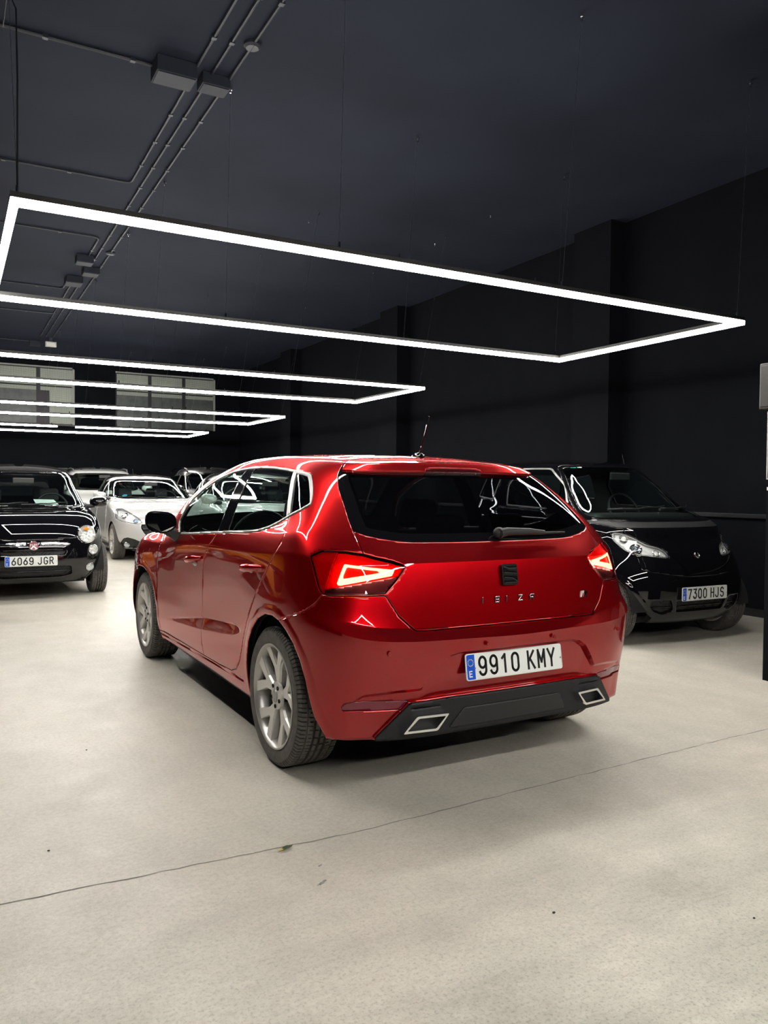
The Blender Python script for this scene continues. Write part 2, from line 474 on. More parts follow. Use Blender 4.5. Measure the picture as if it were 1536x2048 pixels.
# back wall with two window openings
bw = MB()
WZ0, WZ1 = 2.80, 4.24
W_A, W_B = (-1.0, 2.74), (3.73, 6.37)
bw.box((X0, Y1, 0), (X1, Y1 + .2, WZ0)); bw.box((X0, Y1, WZ1), (X1, Y1 + .2, CEIL_Z))
for a, b in ((X0, W_A[0]), (W_A[1], W_B[0]), (W_B[1], X1)): bw.box((a, Y1, WZ0), (b, Y1 + .2, WZ1))
structure('wall_back', bw, wall_m)
for i, (px, y0) in enumerate(((6.84, 6.86), (6.84, 11.9), (6.84, 16.8), (6.84, 2.0))):
    structure('trim_%d' % (i + 1), MB().box((6.80, y0, 0), (WALL_X + .02, y0 + .62, CEIL_Z)), wall_m)
structure('trim_5', MB().box((WALL_X - .05, Y0, .98), (WALL_X + .01, Y1, 1.03)), mat('black_rail', (.014, .014, .016), .35), bevel=.01)
structure('baseboard_right', MB().box((WALL_X - .012, Y0, 0), (WALL_X + .01, Y1, .08)), mat('black_skirting', (.012, .012, .014), .5))

# windows in the back wall: perforated upper panes, dark lower panes
perf = mat('perforated_pane', (.18, .20, .17), .6)
n_, l_, b_ = nodes(perf)
tc_ = n_.new('ShaderNodeTexCoord'); ck = n_.new('ShaderNodeTexChecker'); ck.inputs['Scale'].default_value = 55
mp_ = n_.new('ShaderNodeMapping'); mp_.inputs['Rotation'].default_value = (0, .785, 0)
l_.new(tc_.outputs['Object'], mp_.inputs[0]); l_.new(mp_.outputs[0], ck.inputs[0])
ck.inputs[1].default_value = (.46, .50, .42, 1); ck.inputs[2].default_value = (.16, .18, .17, 1)
l_.new(ck.outputs[0], b_.inputs['Base Color'])
pane_dark = noise_color(mat('dark_pane', (.07, .08, .08), .3), (.075, .085, .085), (.11, .12, .12), 6, 4)
wframe = mat('window_frame_metal', (.30, .31, .30), .5)
wblack = mat('window_frame_black', (.02, .02, .025), .5)


def hall_window(name, x0, x1, cols, light_cols):
    w = empty(name, ((x0 + x1) / 2, Y1 + .04, WZ0)); w['kind'] = 'structure'
    ox = (x0 + x1) / 2
    fr = MB()
    fr.box((x0 - ox, -.02, WZ1 - WZ0 - .035), (x1 - ox, .05, WZ1 - WZ0)); fr.box((x1 - ox - .05, -.02, 0), (x1 - ox, .05, WZ1 - WZ0))
    fr.build('window_frame', wframe, w)
    for a, b in zip(cols[:-1], cols[1:]):
        MB().box((a - ox + .04, 0, .97), (b - ox - .05, .02, WZ1 - WZ0 - .06)).build('window_pane', perf, w)
        MB().box((a - ox + .04, 0, .84), (b - ox - .05, .02, .93)).build('window_pane', perf, w)
        lit = (a, b) in light_cols
        MB().box((a - ox + (.25 if lit else .04), 0, .02), (b - ox - .05, .02, .84)).build('window_pane', perf if lit else pane_dark, w)
    mb = MB()
    for c in cols[1:-1]: mb.box((c - ox - .05, -.01, 0), (c - ox + .04, .03, WZ1 - WZ0))
    mb.box((x0 - ox, .03, 0), (x1 - ox, .05, WZ1 - WZ0))
    mb.build('window_mullion', wblack, w)


hall_window('window_1', W_A[0], W_A[1], [-1.0, -.05, .9, 1.90, 2.74], [(1.90, 2.74)])
hall_window('window_2', W_B[0], W_B[1], [3.73, 4.61, 5.51, 6.37], [])

# ------------------------------------------------------------------ pendant light frames
led = mat('led_diffuser', (1, 1, 1), .4, emit=(1.0, .965, .90), es=LED_POWER)
led_house = mat('black_aluminium_housing', (.06, .06, .06), .35, .6)
steel = mat('steel_wire', (.55, .55, .55), .3, 1)
FX0, FX1 = .238, 4.889
frames = [(-1.50, .45, 'behind the photographer'), (3.66, 5.555, 'nearest, above the red hatchback'), (7.93, 9.70, 'second from the front of the hall'),
          (12.36, 14.17, 'third from the front of the hall'), (16.82, 18.50, 'farthest, before the back wall')]


def light_frame(k, y0, y1, where):
    o = empty('pendant_light_frame', ((FX0 + FX1) / 2, (y0 + y1) / 2, STRIP_Z), 0,
              'rectangular white LED tube frame hung on wires, ' + where, 'pendant light', 'rectangular LED frames down the hall')
    cx, cy = (FX0 + FX1) / 2, (y0 + y1) / 2
    hx, hy, w = (FX1 - FX0) / 2, (y1 - y0) / 2, .0155
    segs = []
    for s in (-1, 1):
        if k == 4 and s == -1:      # the farthest frame has one dead module in its near side
            segs += [((-hx, s * hy - w), (-.72, s * hy + w)), ((-.38, s * hy - w), (hx, s * hy + w))]
        else: segs.append(((-hx - w, s * hy - w), (hx + w, s * hy + w)))
        segs.append(((s * hx - w, -hy + w), (s * hx + w, hy - w)))
    for a, b in segs:
        MB().box((a[0], a[1], -.020), (b[0], b[1], .010)).build('led_tube', led, o)
    h = MB()
    for s in (-1, 1):
        h.box((-hx - w, s * hy - w, .0105), (hx + w, s * hy + w, .035)); h.box((s * hx - w, -hy + w, .0105), (s * hx + w, hy - w, .035))
    h.build('tube_housing', led_house, o)
    ay = (4.03 if k == 1 else y0 + .38), (6.13 if k == 1 else y1 + .52)
    for s, yy, a in ((-1, y0, ay[0]), (1, y1, ay[1])):
        for fx, ax in ((.25, .21), (1.745, 1.96), (3.236, 3.70), (4.84, 5.43)):
            p0 = Vector((fx - cx, yy - cy, .035)); p1 = Vector((ax - cx, a - cy, CEIL_Z - STRIP_Z))
            MB().tube([p0, p1], .0011, 5).build('suspension_wire', steel, o)
            MB().tube([p0 - Vector((0, 0, .003)), p0 + Vector((0, 0, .03))], .007, 8).build('wire_grip', M['chrome'], o, smooth=40)
            c = MB().tube([p1 - Vector((0, 0, .05)), p1 - Vector((0, 0, .028))], .009, 8); c.tube([p1 - Vector((0, 0, .030)), p1], .014, 10)
            c.build('ceiling_holder', M['chrome'], o, smooth=40)
        for fx in (2.1, 3.03):
            MB().tube([(fx - cx, yy - cy, .033), (fx - cx, yy - cy, .06)], .005, 8).build('joint_pin', M['chrome'], o)
    if k == 1:
        pts = [Vector((.25 - cx, y0 - cy, .05)), Vector((.26 - cx, y0 - cy + .1, .55)), Vector((.30 - cx, y0 - cy + .75, 1.2)), Vector((.33 - cx, y0 - cy + 1.9, 1.93)), Vector((.33 - cx, 6.06 - cy, CEIL_Z - STRIP_Z - .04))]
        MB().tube(pts, .004, 6).build('power_cord', M['black_plastic'], o)
    return o


for k, (a, b, t) in enumerate(frames): light_frame(k, a, b, t)

# ------------------------------------------------------------------ conduits and boxes on the ceiling
pipe_m = mat('dark_painted_conduit', (.022, .025, .036), .5)
box_m = mat('dark_painted_box', (.024, .027, .038), .6, spec=.2)
CZ = CEIL_Z - .014


def conduit(pts, label, r=.011):
    P = []
    for i, p in enumerate(pts):
        if 0 < i < len(pts) - 1:
            a, b, c = Vector(pts[i - 1]), Vector(p), Vector(pts[i + 1])
            k = min(.09, (a - b).length * .4, (c - b).length * .4)
            s, e = b + (a - b).normalized() * k, b + (c - b).normalized() * k
            P += [(1 - t) ** 2 * s + 2 * t * (1 - t) * b + t * t * e for t in (0, .25, .5, .75, 1)]
        else: P.append(Vector(p))
    base = P[0]
    o = empty('ceiling_conduit', (base.x, base.y, CZ), 0, label, 'conduit', 'conduits on the dark ceiling')
    MB().tube([(p.x - base.x, p.y - base.y, 0) for p in P], r, 8).build('pipe', pipe_m, o, smooth=40)
    mb = MB()
    for i in range(len(pts) - 1):
        a, b = Vector(pts[i]), Vector(pts[i + 1]); L = (b - a).length
        for j in range(1, int(L / .6) + 1):
            q = a + (b - a) * (j * .6 / L); 
            if j * .6 < L: mb.box((q.x - base.x - .018, q.y - base.y - .018, -.014), (q.x - base.x + .018, q.y - base.y + .018, .013))
    if mb.V: mb.build('pipe_clip', pipe_m, o)


def jbox(x, y, sx, sy, h, label):
    o = empty('junction_box', (x, y, CEIL_Z), 0, label, 'junction box', 'junction boxes on the ceiling')
    MB().box((-sx / 2, -sy / 2, -h), (sx / 2, sy / 2, 0)).build('box', box_m, o, bevel=.006)
    MB().box((-sx / 2 + .01, -sy / 2 + .01, -h - .006), (sx / 2 - .01, sy / 2 - .01, -h - .001)).build('lid', box_m, o, bevel=.003)


conduit([(-3, 6.06), (1.34, 6.09)], 'conduit crossing the ceiling from the left to the largest junction box', .013)
conduit([(1.64, 2.5), (1.64, 5.93)], 'left one of three conduits entering the frame at the top')
conduit([(1.76, 2.5), (1.77, 6.0)], 'middle one of three conduits entering the frame at the top')
conduit([(1.91, 2.5), (1.91, 5.40)], 'right one of three conduits at the top, ending at the round rose')
conduit([(1.91, 5.53), (1.91, 6.0)], 'short conduit between the round rose and the second junction box')
conduit([(1.65, 6.2), (1.66, 8.53), (-3, 8.53)], 'conduit bending left above the nearest light frame')
conduit([(1.77, 6.2), (1.77, 12.0)], 'middle long conduit passing behind the nearest light frame')
conduit([(1.91, 6.2), (1.91, 11.13)], 'right long conduit passing behind the nearest light frame')
conduit([(-3, 10.5), (1.67, 10.58), (1.67, 11.5)], 'conduit bending into the small far junction box')
conduit([(1.91, 11.29), (1.91, 12.05)], 'short conduit after the second round rose')
conduit([(-3, 13.55), (1.58, 13.57), (1.58, 13.05)], 'conduit leading left from the farthest of the three small boxes')
for xx, t in ((1.66, 'left'), (1.77, 'middle'), (1.91, 'right')):
    conduit([(xx, 13.1 if xx < 1.9 else 12.4), (xx, 18.1)], t + ' one of three conduits running to the far flood light')
conduit([(-3, 18.75), (1.55, 18.83)], 'conduit leading left from the box beside the flood light')
conduit([(-3, 15.7), (1.66, 15.62)], 'far thin conduit crossing towards the left before the flood light')
jbox(1.49, 6.03, .30, .22, .12, 'largest flat junction box on the ceiling, left of the smaller one')
jbox(1.81, 6.08, .22, .17, .09, 'second junction box, right of the largest one where three conduits meet')
jbox(1.63, 11.6, .22, .22, .10, 'small far junction box, nearest of three seen inside the light frame')
jbox(1.80, 12.2, .22, .24, .09, 'small far junction box, middle one and rightmost of three inside the frame')
jbox(1.65, 12.86, .24, .30, .10, 'small far junction box, farthest and leftmost of three inside the frame')
jbox(1.62, 18.86, .22, .16, .10, 'tiny box left of the white flood light')
for yy, lab in ((5.47, 'round black ceiling rose on the right conduit near the top edge'), (11.21, 'round ceiling rose beside the small far boxes')):
    o = empty('ceiling_rose', (1.91, yy, CEIL_Z), 0, lab, 'ceiling rose')
    MB().lathe([(0, .001), (0, .062), (-.02, .062), (-.035, .045), (-.035, .001)], 20, 'z').build('rose_plate', pipe_m, o, smooth=30)
    MB().tube([(0, -.05, -.02), (0, .05, -.02)], .016, 8).build('pipe_stub', box_m, o)
o = empty('flood_light', (1.88, 18.24, CEIL_Z), 0, 'small pale flood light under the far ceiling', 'flood light')
MB().box((-.03, -.02, -.10), (.03, .02, 0)).build('bracket', pipe_m, o)
MB().box((-.11, -.03, -.2), (.11, .03, -.09)).build('lamp_head', mat('pale_metal', (.6, .6, .58), .4), o, bevel=.01)
MB().box((-.09, -.036, -.18), (.09, -.031, -.11)).build('front_glass', mat('pale_glass', (.85, .85, .8), .2), o)
# empty wire hooks left in the ceiling
for x, y, lab in ((3.70, 8.6, 'leftmost of three tiny empty wire hooks in the dark ceiling'), (5.46, 8.6, 'far right one of three tiny empty wire hooks in the dark ceiling'), (5.45, 7.4, 'nearest of three tiny empty wire hooks in the dark ceiling')):
    o = empty('ceiling_hook', (x, y, CEIL_Z), 0, lab, 'hook', 'unused hooks in the ceiling')
    MB().tube([(0, 0, 0), (0, 0, -.03), (.012, 0, -.04), (0, 0, -.052)], .004, 6).build('hook_wire', M['chrome'], o)

# ------------------------------------------------------------------ column at the right edge
o = empty('black_column', (5.0, 3.35, 0), 0, 'black square column at the right edge of the picture', 'column')
MB().box((-.29, -.45, 0), (.2, -.04, CEIL_Z)).build('column_shaft', wall_m, o)
o = empty('grey_metal_box', (4.71, 3.10, 1.79), 0, 'grey metal box mounted high on the black column', 'electrical box')
MB().box((-.055, -.30, 0), (-.001, .24, .30)).build('box_body', mat('grey_enamel', (.016, .0155, .015), .5), o, bevel=.006)
MB().box((-.062, -.29, .015), (-.0555, .23, .285)).build('box_door', mat('grey_enamel_door', (.02, .019, .018), .5), o, bevel=.004)
o = empty('framed_notice', (4.71, 3.10, 1.33), 0, 'framed pale notice on the black column below the grey box', 'notice')
MB().box((-.016, -.20, 0), (-.001, .205, .45)).build('notice_frame', M['satin'], o, bevel=.003)
MB().box((-.019, -.19, .012), (-.0165, .195, .438)).build('notice_sheet', noise_color(mat('notice_paper', (.5, .48, .38), .5), (.05, .045, .035), (.20, .19, .14), 5, 3), o)
o = empty('light_switch', (4.71, 3.10, 1.26), 0, 'tiny white switch on the black column under the notice', 'switch')
MB().box((-.012, .13, 0), (-.001, .20, .022)).build('switch_plate', M['white'], o)

# ------------------------------------------------------------------ small things on the floor
leaf_m = mat('dry_leaf', (.03, .05, .02), .6)
o = empty('fallen_leaf', (1.005, 2.50, 0), .4, 'small dark green and yellow leaf lying on the concrete', 'leaf')
def leaf_outline(L, w, n=10):
    return [(L * (t - .5), w * math.sin(math.pi * t) ** .8) for t in [i / n for i in range(n + 1)]] + [(L * (t - .5), -w * math.sin(math.pi * t) ** .8) for t in [i / n for i in range(n - 1, 0, -1)]]
MB().prism(leaf_outline(.055, .010), .004, .0055, lambda a, b, d: (a, b, d + 6 * b * b * 8 + a * a * 3)).build('leaf_blade', leaf_m, o)
MB().prism([(x - .026, y) for x, y in leaf_outline(.022, .004)], .007, .008, lambda a, b, d: (a, b, d + a * a * 3)).build('yellow_tip', mat('yellow_leaf', (.7, .5, .03), .6), o)
MB().tube([(-.04, 0, .006), (.03, 0, .008)], .0006, 5).build('leaf_stem', leaf_m, o)
joint = mat('floor_crack', (.20, .19, .17), .9)
def crack(pts, w, label, jit=.004, seed=1):
    random.seed(seed)
    P = []
    for a, b in zip(pts[:-1], pts[1:]):
        n = max(2, int(math.dist(a, b) / .05))
        P += [(a[0] + (b[0] - a[0]) * i / n + random.uniform(-jit, jit), a[1] + (b[1] - a[1]) * i / n + random.uniform(-jit, jit)) for i in range(n)]
    P.append(pts[-1]); V = []; F = []
    for i, (x, y) in enumerate(P):
        ww = w * random.uniform(.3, 1.2)
        V += [(x, y - ww / 2, .0008), (x, y + ww / 2, .0008)]
        if i: F.append((2 * i - 2, 2 * i, 2 * i + 1, 2 * i - 1))
    o = link_mesh('floor_crack', V, F, joint); tag(o, label, 'crack')
crack([(-4, 2.95), (.03, 2.57), (1.3, 2.51), (2.4, 2.56), (3.46, 2.60), (7, 2.62)], .006, 'long fine joint line crossing the concrete floor behind the red car')
random.seed(4)
stone_m = mat('dark_grit', (.03, .028, .025), .8)
for x, y, lab in ((.281, 2.872, 'dark crumb of grit above the joint line at the left edge'), (.55, 3.9, 'dark crumb of grit on the bright floor left of the front wheel'), (1.55, 1.75, 'dark crumb of grit below the leaf'), (2.05, 1.45, 'dark crumb of grit nearest the bottom edge')):
    s = random.uniform(.003, .006)
    o = link_mesh('grit', *(lambda m_: (m_.V, m_.F))(MB().sphere((x, y, s * .5), s, 6, 4, (1.4, 1, .6))), stone_m)
    tag(o, lab, 'grit')

def stain(x, y, L, w, label, seed, m):
    random.seed(seed); n = 26; V = []
    for i in range(n):
        a = 2 * math.pi * i / n; k = random.uniform(.55, 1.1)
        u, v = L * k * math.cos(a), w * k * math.sin(a)
        V.append((x + u * .85 - v * .5, y + u * .5 + v * .85, .0007))
    tag(link_mesh('floor_stain', V, [tuple(range(n))], m), label, 'stain')


stain(1.02, 2.235, .030, .008, 'small dark stain on the concrete below the fallen leaf', 3, noise_color(mat('stain', (.2, .2, .18), .9), (.12, .12, .11), (.40, .39, .36), 90, 5))
stain(1.06, 2.34, .012, .004, 'tiny dark stain between the leaf and the larger stain', 5, bpy.data.materials['stain'])
# ------------------------------------------------------------------ car building toolkit
MIR = np.array([-1.0, 1, 1])


class Shell:
    """half body surface (x >= 0); vertex columns: x y z u v"""
    def __init__(s, rows, cw, nu, nv):
        P, U, Vg = surf_eval(rows, cw, nu, nv)
        s.nu = U.shape[1]; s.nv = U.shape[0]
        N = s.grid_normals(P)
        s.A = np.concatenate([P.reshape(-1, 3), U.reshape(-1, 1), Vg.reshape(-1, 1), N.reshape(-1, 3)], 1)
        s.F = grid_tris(*U.shape)
        s.base = (s.A.copy(), s.F.copy())
    @staticmethod
    def grid_normals(P):
        du = np.gradient(P, axis=1); dv = np.gradient(P, axis=0)
        N = np.cross(du, dv); L = np.linalg.norm(N, axis=2, keepdims=True); N = N / np.maximum(L, 1e-9)
        return N
    def imprint(s, fn):
        A, Fn, Fp = clip(s.A, s.F, fn(s.A)); s.A = A; s.F = np.concatenate([Fn, Fp])
    def move(s, fn):
        """fn(A) -> (N,3) displacement"""
        s.A = s.A.copy(); s.A[:, :3] += fn(s.A)
    def cut(s, fn, gap=0.0):
        """take the region fn<0 out of the shell; gap removes a further band around it"""
        f = fn(s.A)
        A, Fn, Fp = clip(s.A, s.F, f)
        s.A = A; s.F = Fp
        piece = (A, Fn)
        if gap:
            f2 = fn(s.A) - gap
            A2, _, Fp2 = clip(s.A, s.F, f2); s.A = A2; s.F = Fp2
        return piece
    def rest(s): return (s.A, s.F)


def part(piece, fn, gap=0.0):
    """split a piece: returns (inside, outside)"""
    A, F = piece
    A2, Fn, Fp = clip(A, F, fn(A))
    if gap:
        A3, _, Fp3 = clip(A2, Fp, fn(A2) - gap)
        return (A2, Fn), (A3, Fp3)
    return (A2, Fn), (A2, Fp)


def compact(piece):
    A, F = piece
    if len(F) == 0: return A[:0], F
    used = np.unique(F); m = np.full(len(A), -1); m[used] = np.arange(len(used))
    return A[used], m[F]


def weld(V, F, tol=2e-4):
    key = np.round(V / tol).astype(np.int64)
    _, idx, inv = np.unique(key, axis=0, return_index=True, return_inverse=True)
    inv = inv.reshape(-1)
    F = inv[F]; ok = (F[:, 0] != F[:, 1]) & (F[:, 1] != F[:, 2]) & (F[:, 0] != F[:, 2])
    return V[idx], F[ok]


def put(name, piece, m, parent, mode='B', thick=.003, off=0.0, smooth=28, depth=-1.0):
    """mode R right half, L left half, B both halves joined on the centre line"""
    A, F = compact(piece)
    if len(F) == 0: return None
    V = A[:, :3] + A[:, 5:8] * off
    if mode == 'L': V = V * MIR; F = F[:, ::-1]
    elif mode == 'B':
        V = np.concatenate([V, V * MIR]); F = np.concatenate([F, F[:, ::-1] + len(A)])
    V, F = weld(V, F)
    o = link_mesh(name, V, F, m, parent, smooth)
    if thick:
        s = o.modifiers.new('solid', 'SOLIDIFY'); s.thickness = thick; s.offset = depth; s.use_even_offset = False; s.use_rim = True
    return o


def poly(pts, ax, mask=None, mirrored=False):
    """signed distance function builder. ax: 'yz' 'xz' 'Sz' 'xy'"""
    pts = np.asarray(pts, float)
    def f(A):
        x, y, z, u, v = A[:, 0], A[:, 1], A[:, 2], A[:, 3], A[:, 4]
        X, Y = {'yz': (y, z), 'xz': (x, z), 'Sz': (y + x, z), 'xy': (x, y), 'zy': (y, z)}[ax]
        d = np.full(len(A), .5)
        lo, hi = pts.min(0) - .06, pts.max(0) + .06
        m = (X > lo[0]) & (X < hi[0]) & (Y > lo[1]) & (Y < hi[1])
        if mask is not None: m &= mask(A)
        d[m] = poly_sdf(pts, X[m], Y[m])
        return d
    return f


# ---- stroke lettering
def _arc(cx, cy, rx, ry, a0, a1, n=10):
    return [(cx + rx * math.cos(math.radians(a0 + (a1 - a0) * i / n)), cy + ry * math.sin(math.radians(a0 + (a1 - a0) * i / n))) for i in range(n + 1)]


GL = {
    '0': [_arc(.3, .72, .25, .28, 0, 180) + _arc(.3, .28, .25, .28, 180, 360) + [(.55, .72)]],
    '1': [[(.12, .80), (.34, 1.0), (.34, 0)]],
    '2': [_arc(.3, .73, .25, .27, 170, -30) + [(.05, 0), (.57, 0)]],
    '3': [[(.06, 1), (.54, 1), (.27, .60)] + _arc(.29, .31, .26, .31, 80, -160)],
    '5': [[(.53, 1), (.10, 1), (.08, .55)] + _arc(.29, .33, .26, .33, 110, -160)],
    '6': [[(.46, 1), (.11, .48)] + _arc(.3, .29, .25, .29, 150, 510, 20)],
    '7': [[(.04, 1), (.56, 1), (.20, 0)]],
    '9': [_arc(.3, .70, .25, .30, 330, -30, 20) + [(.55, .75), (.55, .30)] + _arc(.3, .27, .25, .27, 0, -160)],
    'K': [[(.08, 0), (.08, 1)], [(.55, 1), (.08, .40)], [(.22, .58), (.58, 0)]],
    'M': [[(.06, 0), (.06, 1), (.32, .30), (.58, 1), (.58, 0)]],
    'Y': [[(.03, 1), (.3, .45), (.57, 1)], [(.3, .45), (.3, 0)]],
    'J': [[(.48, 1), (.48, .27)] + _arc(.25, .26, .23, .26, 0, -170)],
    'G': [_arc(.3, .71, .25, .29, 20, 180) + _arc(.3, .29, .25, .29, 180, 360) + [(.55, .46), (.32, .46)]],
    'R': [[(.07, 0), (.07, 1), (.32, 1)] + _arc(.32, .75, .22, .25, 90, -90) + [(.07, .5)], [(.30, .5), (.57, 0)]],
    'H': [[(.07, 0), (.07, 1)], [(.55, 0), (.55, 1)], [(.07, .52), (.55, .52)]],
    'S': [_arc(.3, .745, .24, .255, 20, 230, 12) + _arc(.3, .265, .25, .265, 60, -160, 12)],
    'E': [[(.52, 1), (.08, 1), (.08, 0), (.52, 0)], [(.08, .52), (.46, .52)]],
    'I': [[(.3, 0), (.3, 1)]],
    'B': [[(0, 0), (0, 1), (.6, 1), (.6, 0), (0, 0)], [(0, .5), (.6, .5)]],
    'Z': [[(0, 1), (.62, 1), (0, 0), (.62, 0)]],
    'A': [[(0, 0), (0, .75), (.15, 1), (.62, 1), (.62, 0)], [(0, .45), (.62, .45)]],
    'F': [[(0, 0), (0, 1), (.6, 1)], [(0, .52), (.5, .52)]],
    'T': [[(0, 1), (.6, 1)], [(.3, 1), (.3, 0)]],
}


def glyph(mb, ch, ox, oz, h, w, t, fn, d0, d1):
    """ribbon strokes of width t; (a,b) in metres -> fn(a,b,d)"""
    for st in GL[ch]:
        P = [Vector((ox + p[0] * w / .6, oz + p[1] * h)) for p in st]
        for a, b in zip(P[:-1], P[1:]):
            if (b - a).length < 1e-6: continue
            d = (b - a).normalized(); n = Vector((-d.y, d.x)) * t / 2; e = d * t * .42
            q = [a - e - n, b + e - n, b + e + n, a - e + n]
            mb.prism([(v.x, v.y) for v in q], d0, d1, fn)


def number_plate(parent, text, width=.52, height=.11):
    """flat plate in local x (right) z (up), front facing -y"""
    hw, hh = width / 2, height / 2
    fn = lambda a, b, d: (a, -d, b)
    rr = lambda x0, x1, y0, y1, r: [tuple(p) for p in fillet([(x0, y0), (x1, y0), (x1, y1), (x0, y1)], r, 4)]
    root = empty('number_plate'); root.parent = parent
    MB().prism(rr(-hw, hw, -hh, hh, .012), 0, .004, fn).build('plate_panel', M['white'], root)
    k = height / .11
    MB().prism([(-hw + .003, -hh + .003), (-hw + .046 * k, -hh + .003), (-hw + .046 * k, hh - .003), (-hw + .003, hh - .003)], .004, .0052, fn).build('country_band', M['plate_blue'], root)
    s = MB()
    for i in range(12):
        a = 2 * math.pi * i / 12; cx, cz = -hw + .0245 * k + .0135 * k * math.cos(a), .018 * k + .0135 * k * math.sin(a)
        s.prism([(cx - .0018 * k, cz - .0018 * k), (cx + .0018 * k, cz - .0018 * k), (cx + .0018 * k, cz + .0018 * k), (cx - .0018 * k, cz + .0018 * k)], .0052, .0056, fn)
    s.build('star_ring', M['yellow'], root)
    e = MB(); glyph(e, 'E', -hw + .014 * k, -hh + .016 * k, .022 * k, .017 * k, .0045 * k, fn, .0052, .0058); e.build('country_letter', M['white'], root)
    # rim
    rim = MB()
    a, b = rr(-hw, hw, -hh, hh, .012), rr(-hw + .004, hw - .004, -hh + .004, hh - .004, .010)
    n = len(a)
    V = [fn(x, z, .0045) for x, z in a] + [fn(x, z, .0062) for x, z in b]
    rim.add(V, [(i, (i + 1) % n, n + (i + 1) % n, n + i) for i in range(n)])
    rim.build('plate_rim', M['white'], root)
    nums, let = text.split(' ')
    cw, gap, th = .040 * k, .0175 * k, .0100 * k
    x = -hw + .066 * k
    for ch in nums:
        g = MB(); glyph(g, ch, x, -.0365 * k, .073 * k, cw, th, fn, .004, .0056); g.build('digit', M['plate_black'], root); x += cw + gap
    x += .028 * k
    for ch in let:
        g = MB(); glyph(g, ch, x, -.0365 * k, .073 * k, cw, th, fn, .004, .0056); g.build('letter', M['plate_black'], root); x += cw + gap
    s = MB()
    for sx in (-hw + .047 * k, hw - .010): s.sphere((sx, -.0062, -.006), .0035, 8, 6, (1, .6, 1))
    s.build('plate_screw', M['satin'], root)
    return root


# ---- wheels (axis x, outer face towards -x, centre at the origin)
def tyre_mesh(R, W, rim, n=60):
    hw = W / 2
    side = [(-hw * .80, rim), (-hw * .93, rim + .006), (-hw * .985, rim + (R - rim) * .35), (-hw * .995, rim + (R - rim) * .5), (-hw * .97, rim + (R - rim) * .72), (-hw * .94, R - .022)]
    tread = [(-.925, 0)]
    for g in (-.60, -.27, .0, .27, .60):
        w = .050 if abs(g) < .5 else .026
        d = 1 if abs(g) < .5 else .4
        tread += [(g - w - .012, 0), (g - w, d), (g + w, d), (g + w + .012, 0)]
    tread.append((.925, 0))
    crown = lambda q: R - .004 * abs(q) ** 3 - (.012 * max(0, (abs(q) - .84) / .085) ** 1.5 if abs(q) > .84 else 0)
    q2 = []
    for (a, d0), (b, d1) in zip(tread[:-1], tread[1:]):
        q2.append((a, d0))
        if b - a > .1: q2 += [(a + (b - a) / 3, d0), (a + (b - a) * 2 / 3, d0)]
    q2.append(tread[-1])
    prof = [(x, r, -1) for x, r in side] + [(q * hw, crown(q), d) for q, d in q2] + [(-x, r, -1) for x, r in side[::-1]]
    V = []; F = []; m = len(prof); na = 0
    for k in range(n):
        for ph, cutk in ((0, 0), (.38, 0), (.40, 1), (.48, 1), (.50, 0), (.84, 0), (.86, 2), (1 - 1e-9, 2)):
            if ph > .95: ph = .985
            t = 2 * math.pi * (k + ph) / n; na += 1
            for x, r, d in prof:
                q = abs(x / hw); rr = r
                if d >= 0:
                    rr -= .015 * d
                    if d == 0 and cutk == 2 and (q > .62 or .10 < q < .22 or .34 < q < .48): rr -= .011
                    if d == 0 and cutk == 1 and (q > .64 or .40 < q < .56): rr -= .009
                sk = .35 * (1 - q) * 2 * math.pi / n if d >= 0 else 0
                V.append((x, rr * math.cos(t + sk), rr * math.sin(t + sk)))
    for k in range(na):
        k2 = (k + 1) % na
        for j2 in range(m - 1): F.append((k * m + j2, k2 * m + j2, k2 * m + j2 + 1, k * m + j2 + 1))
    return V, F


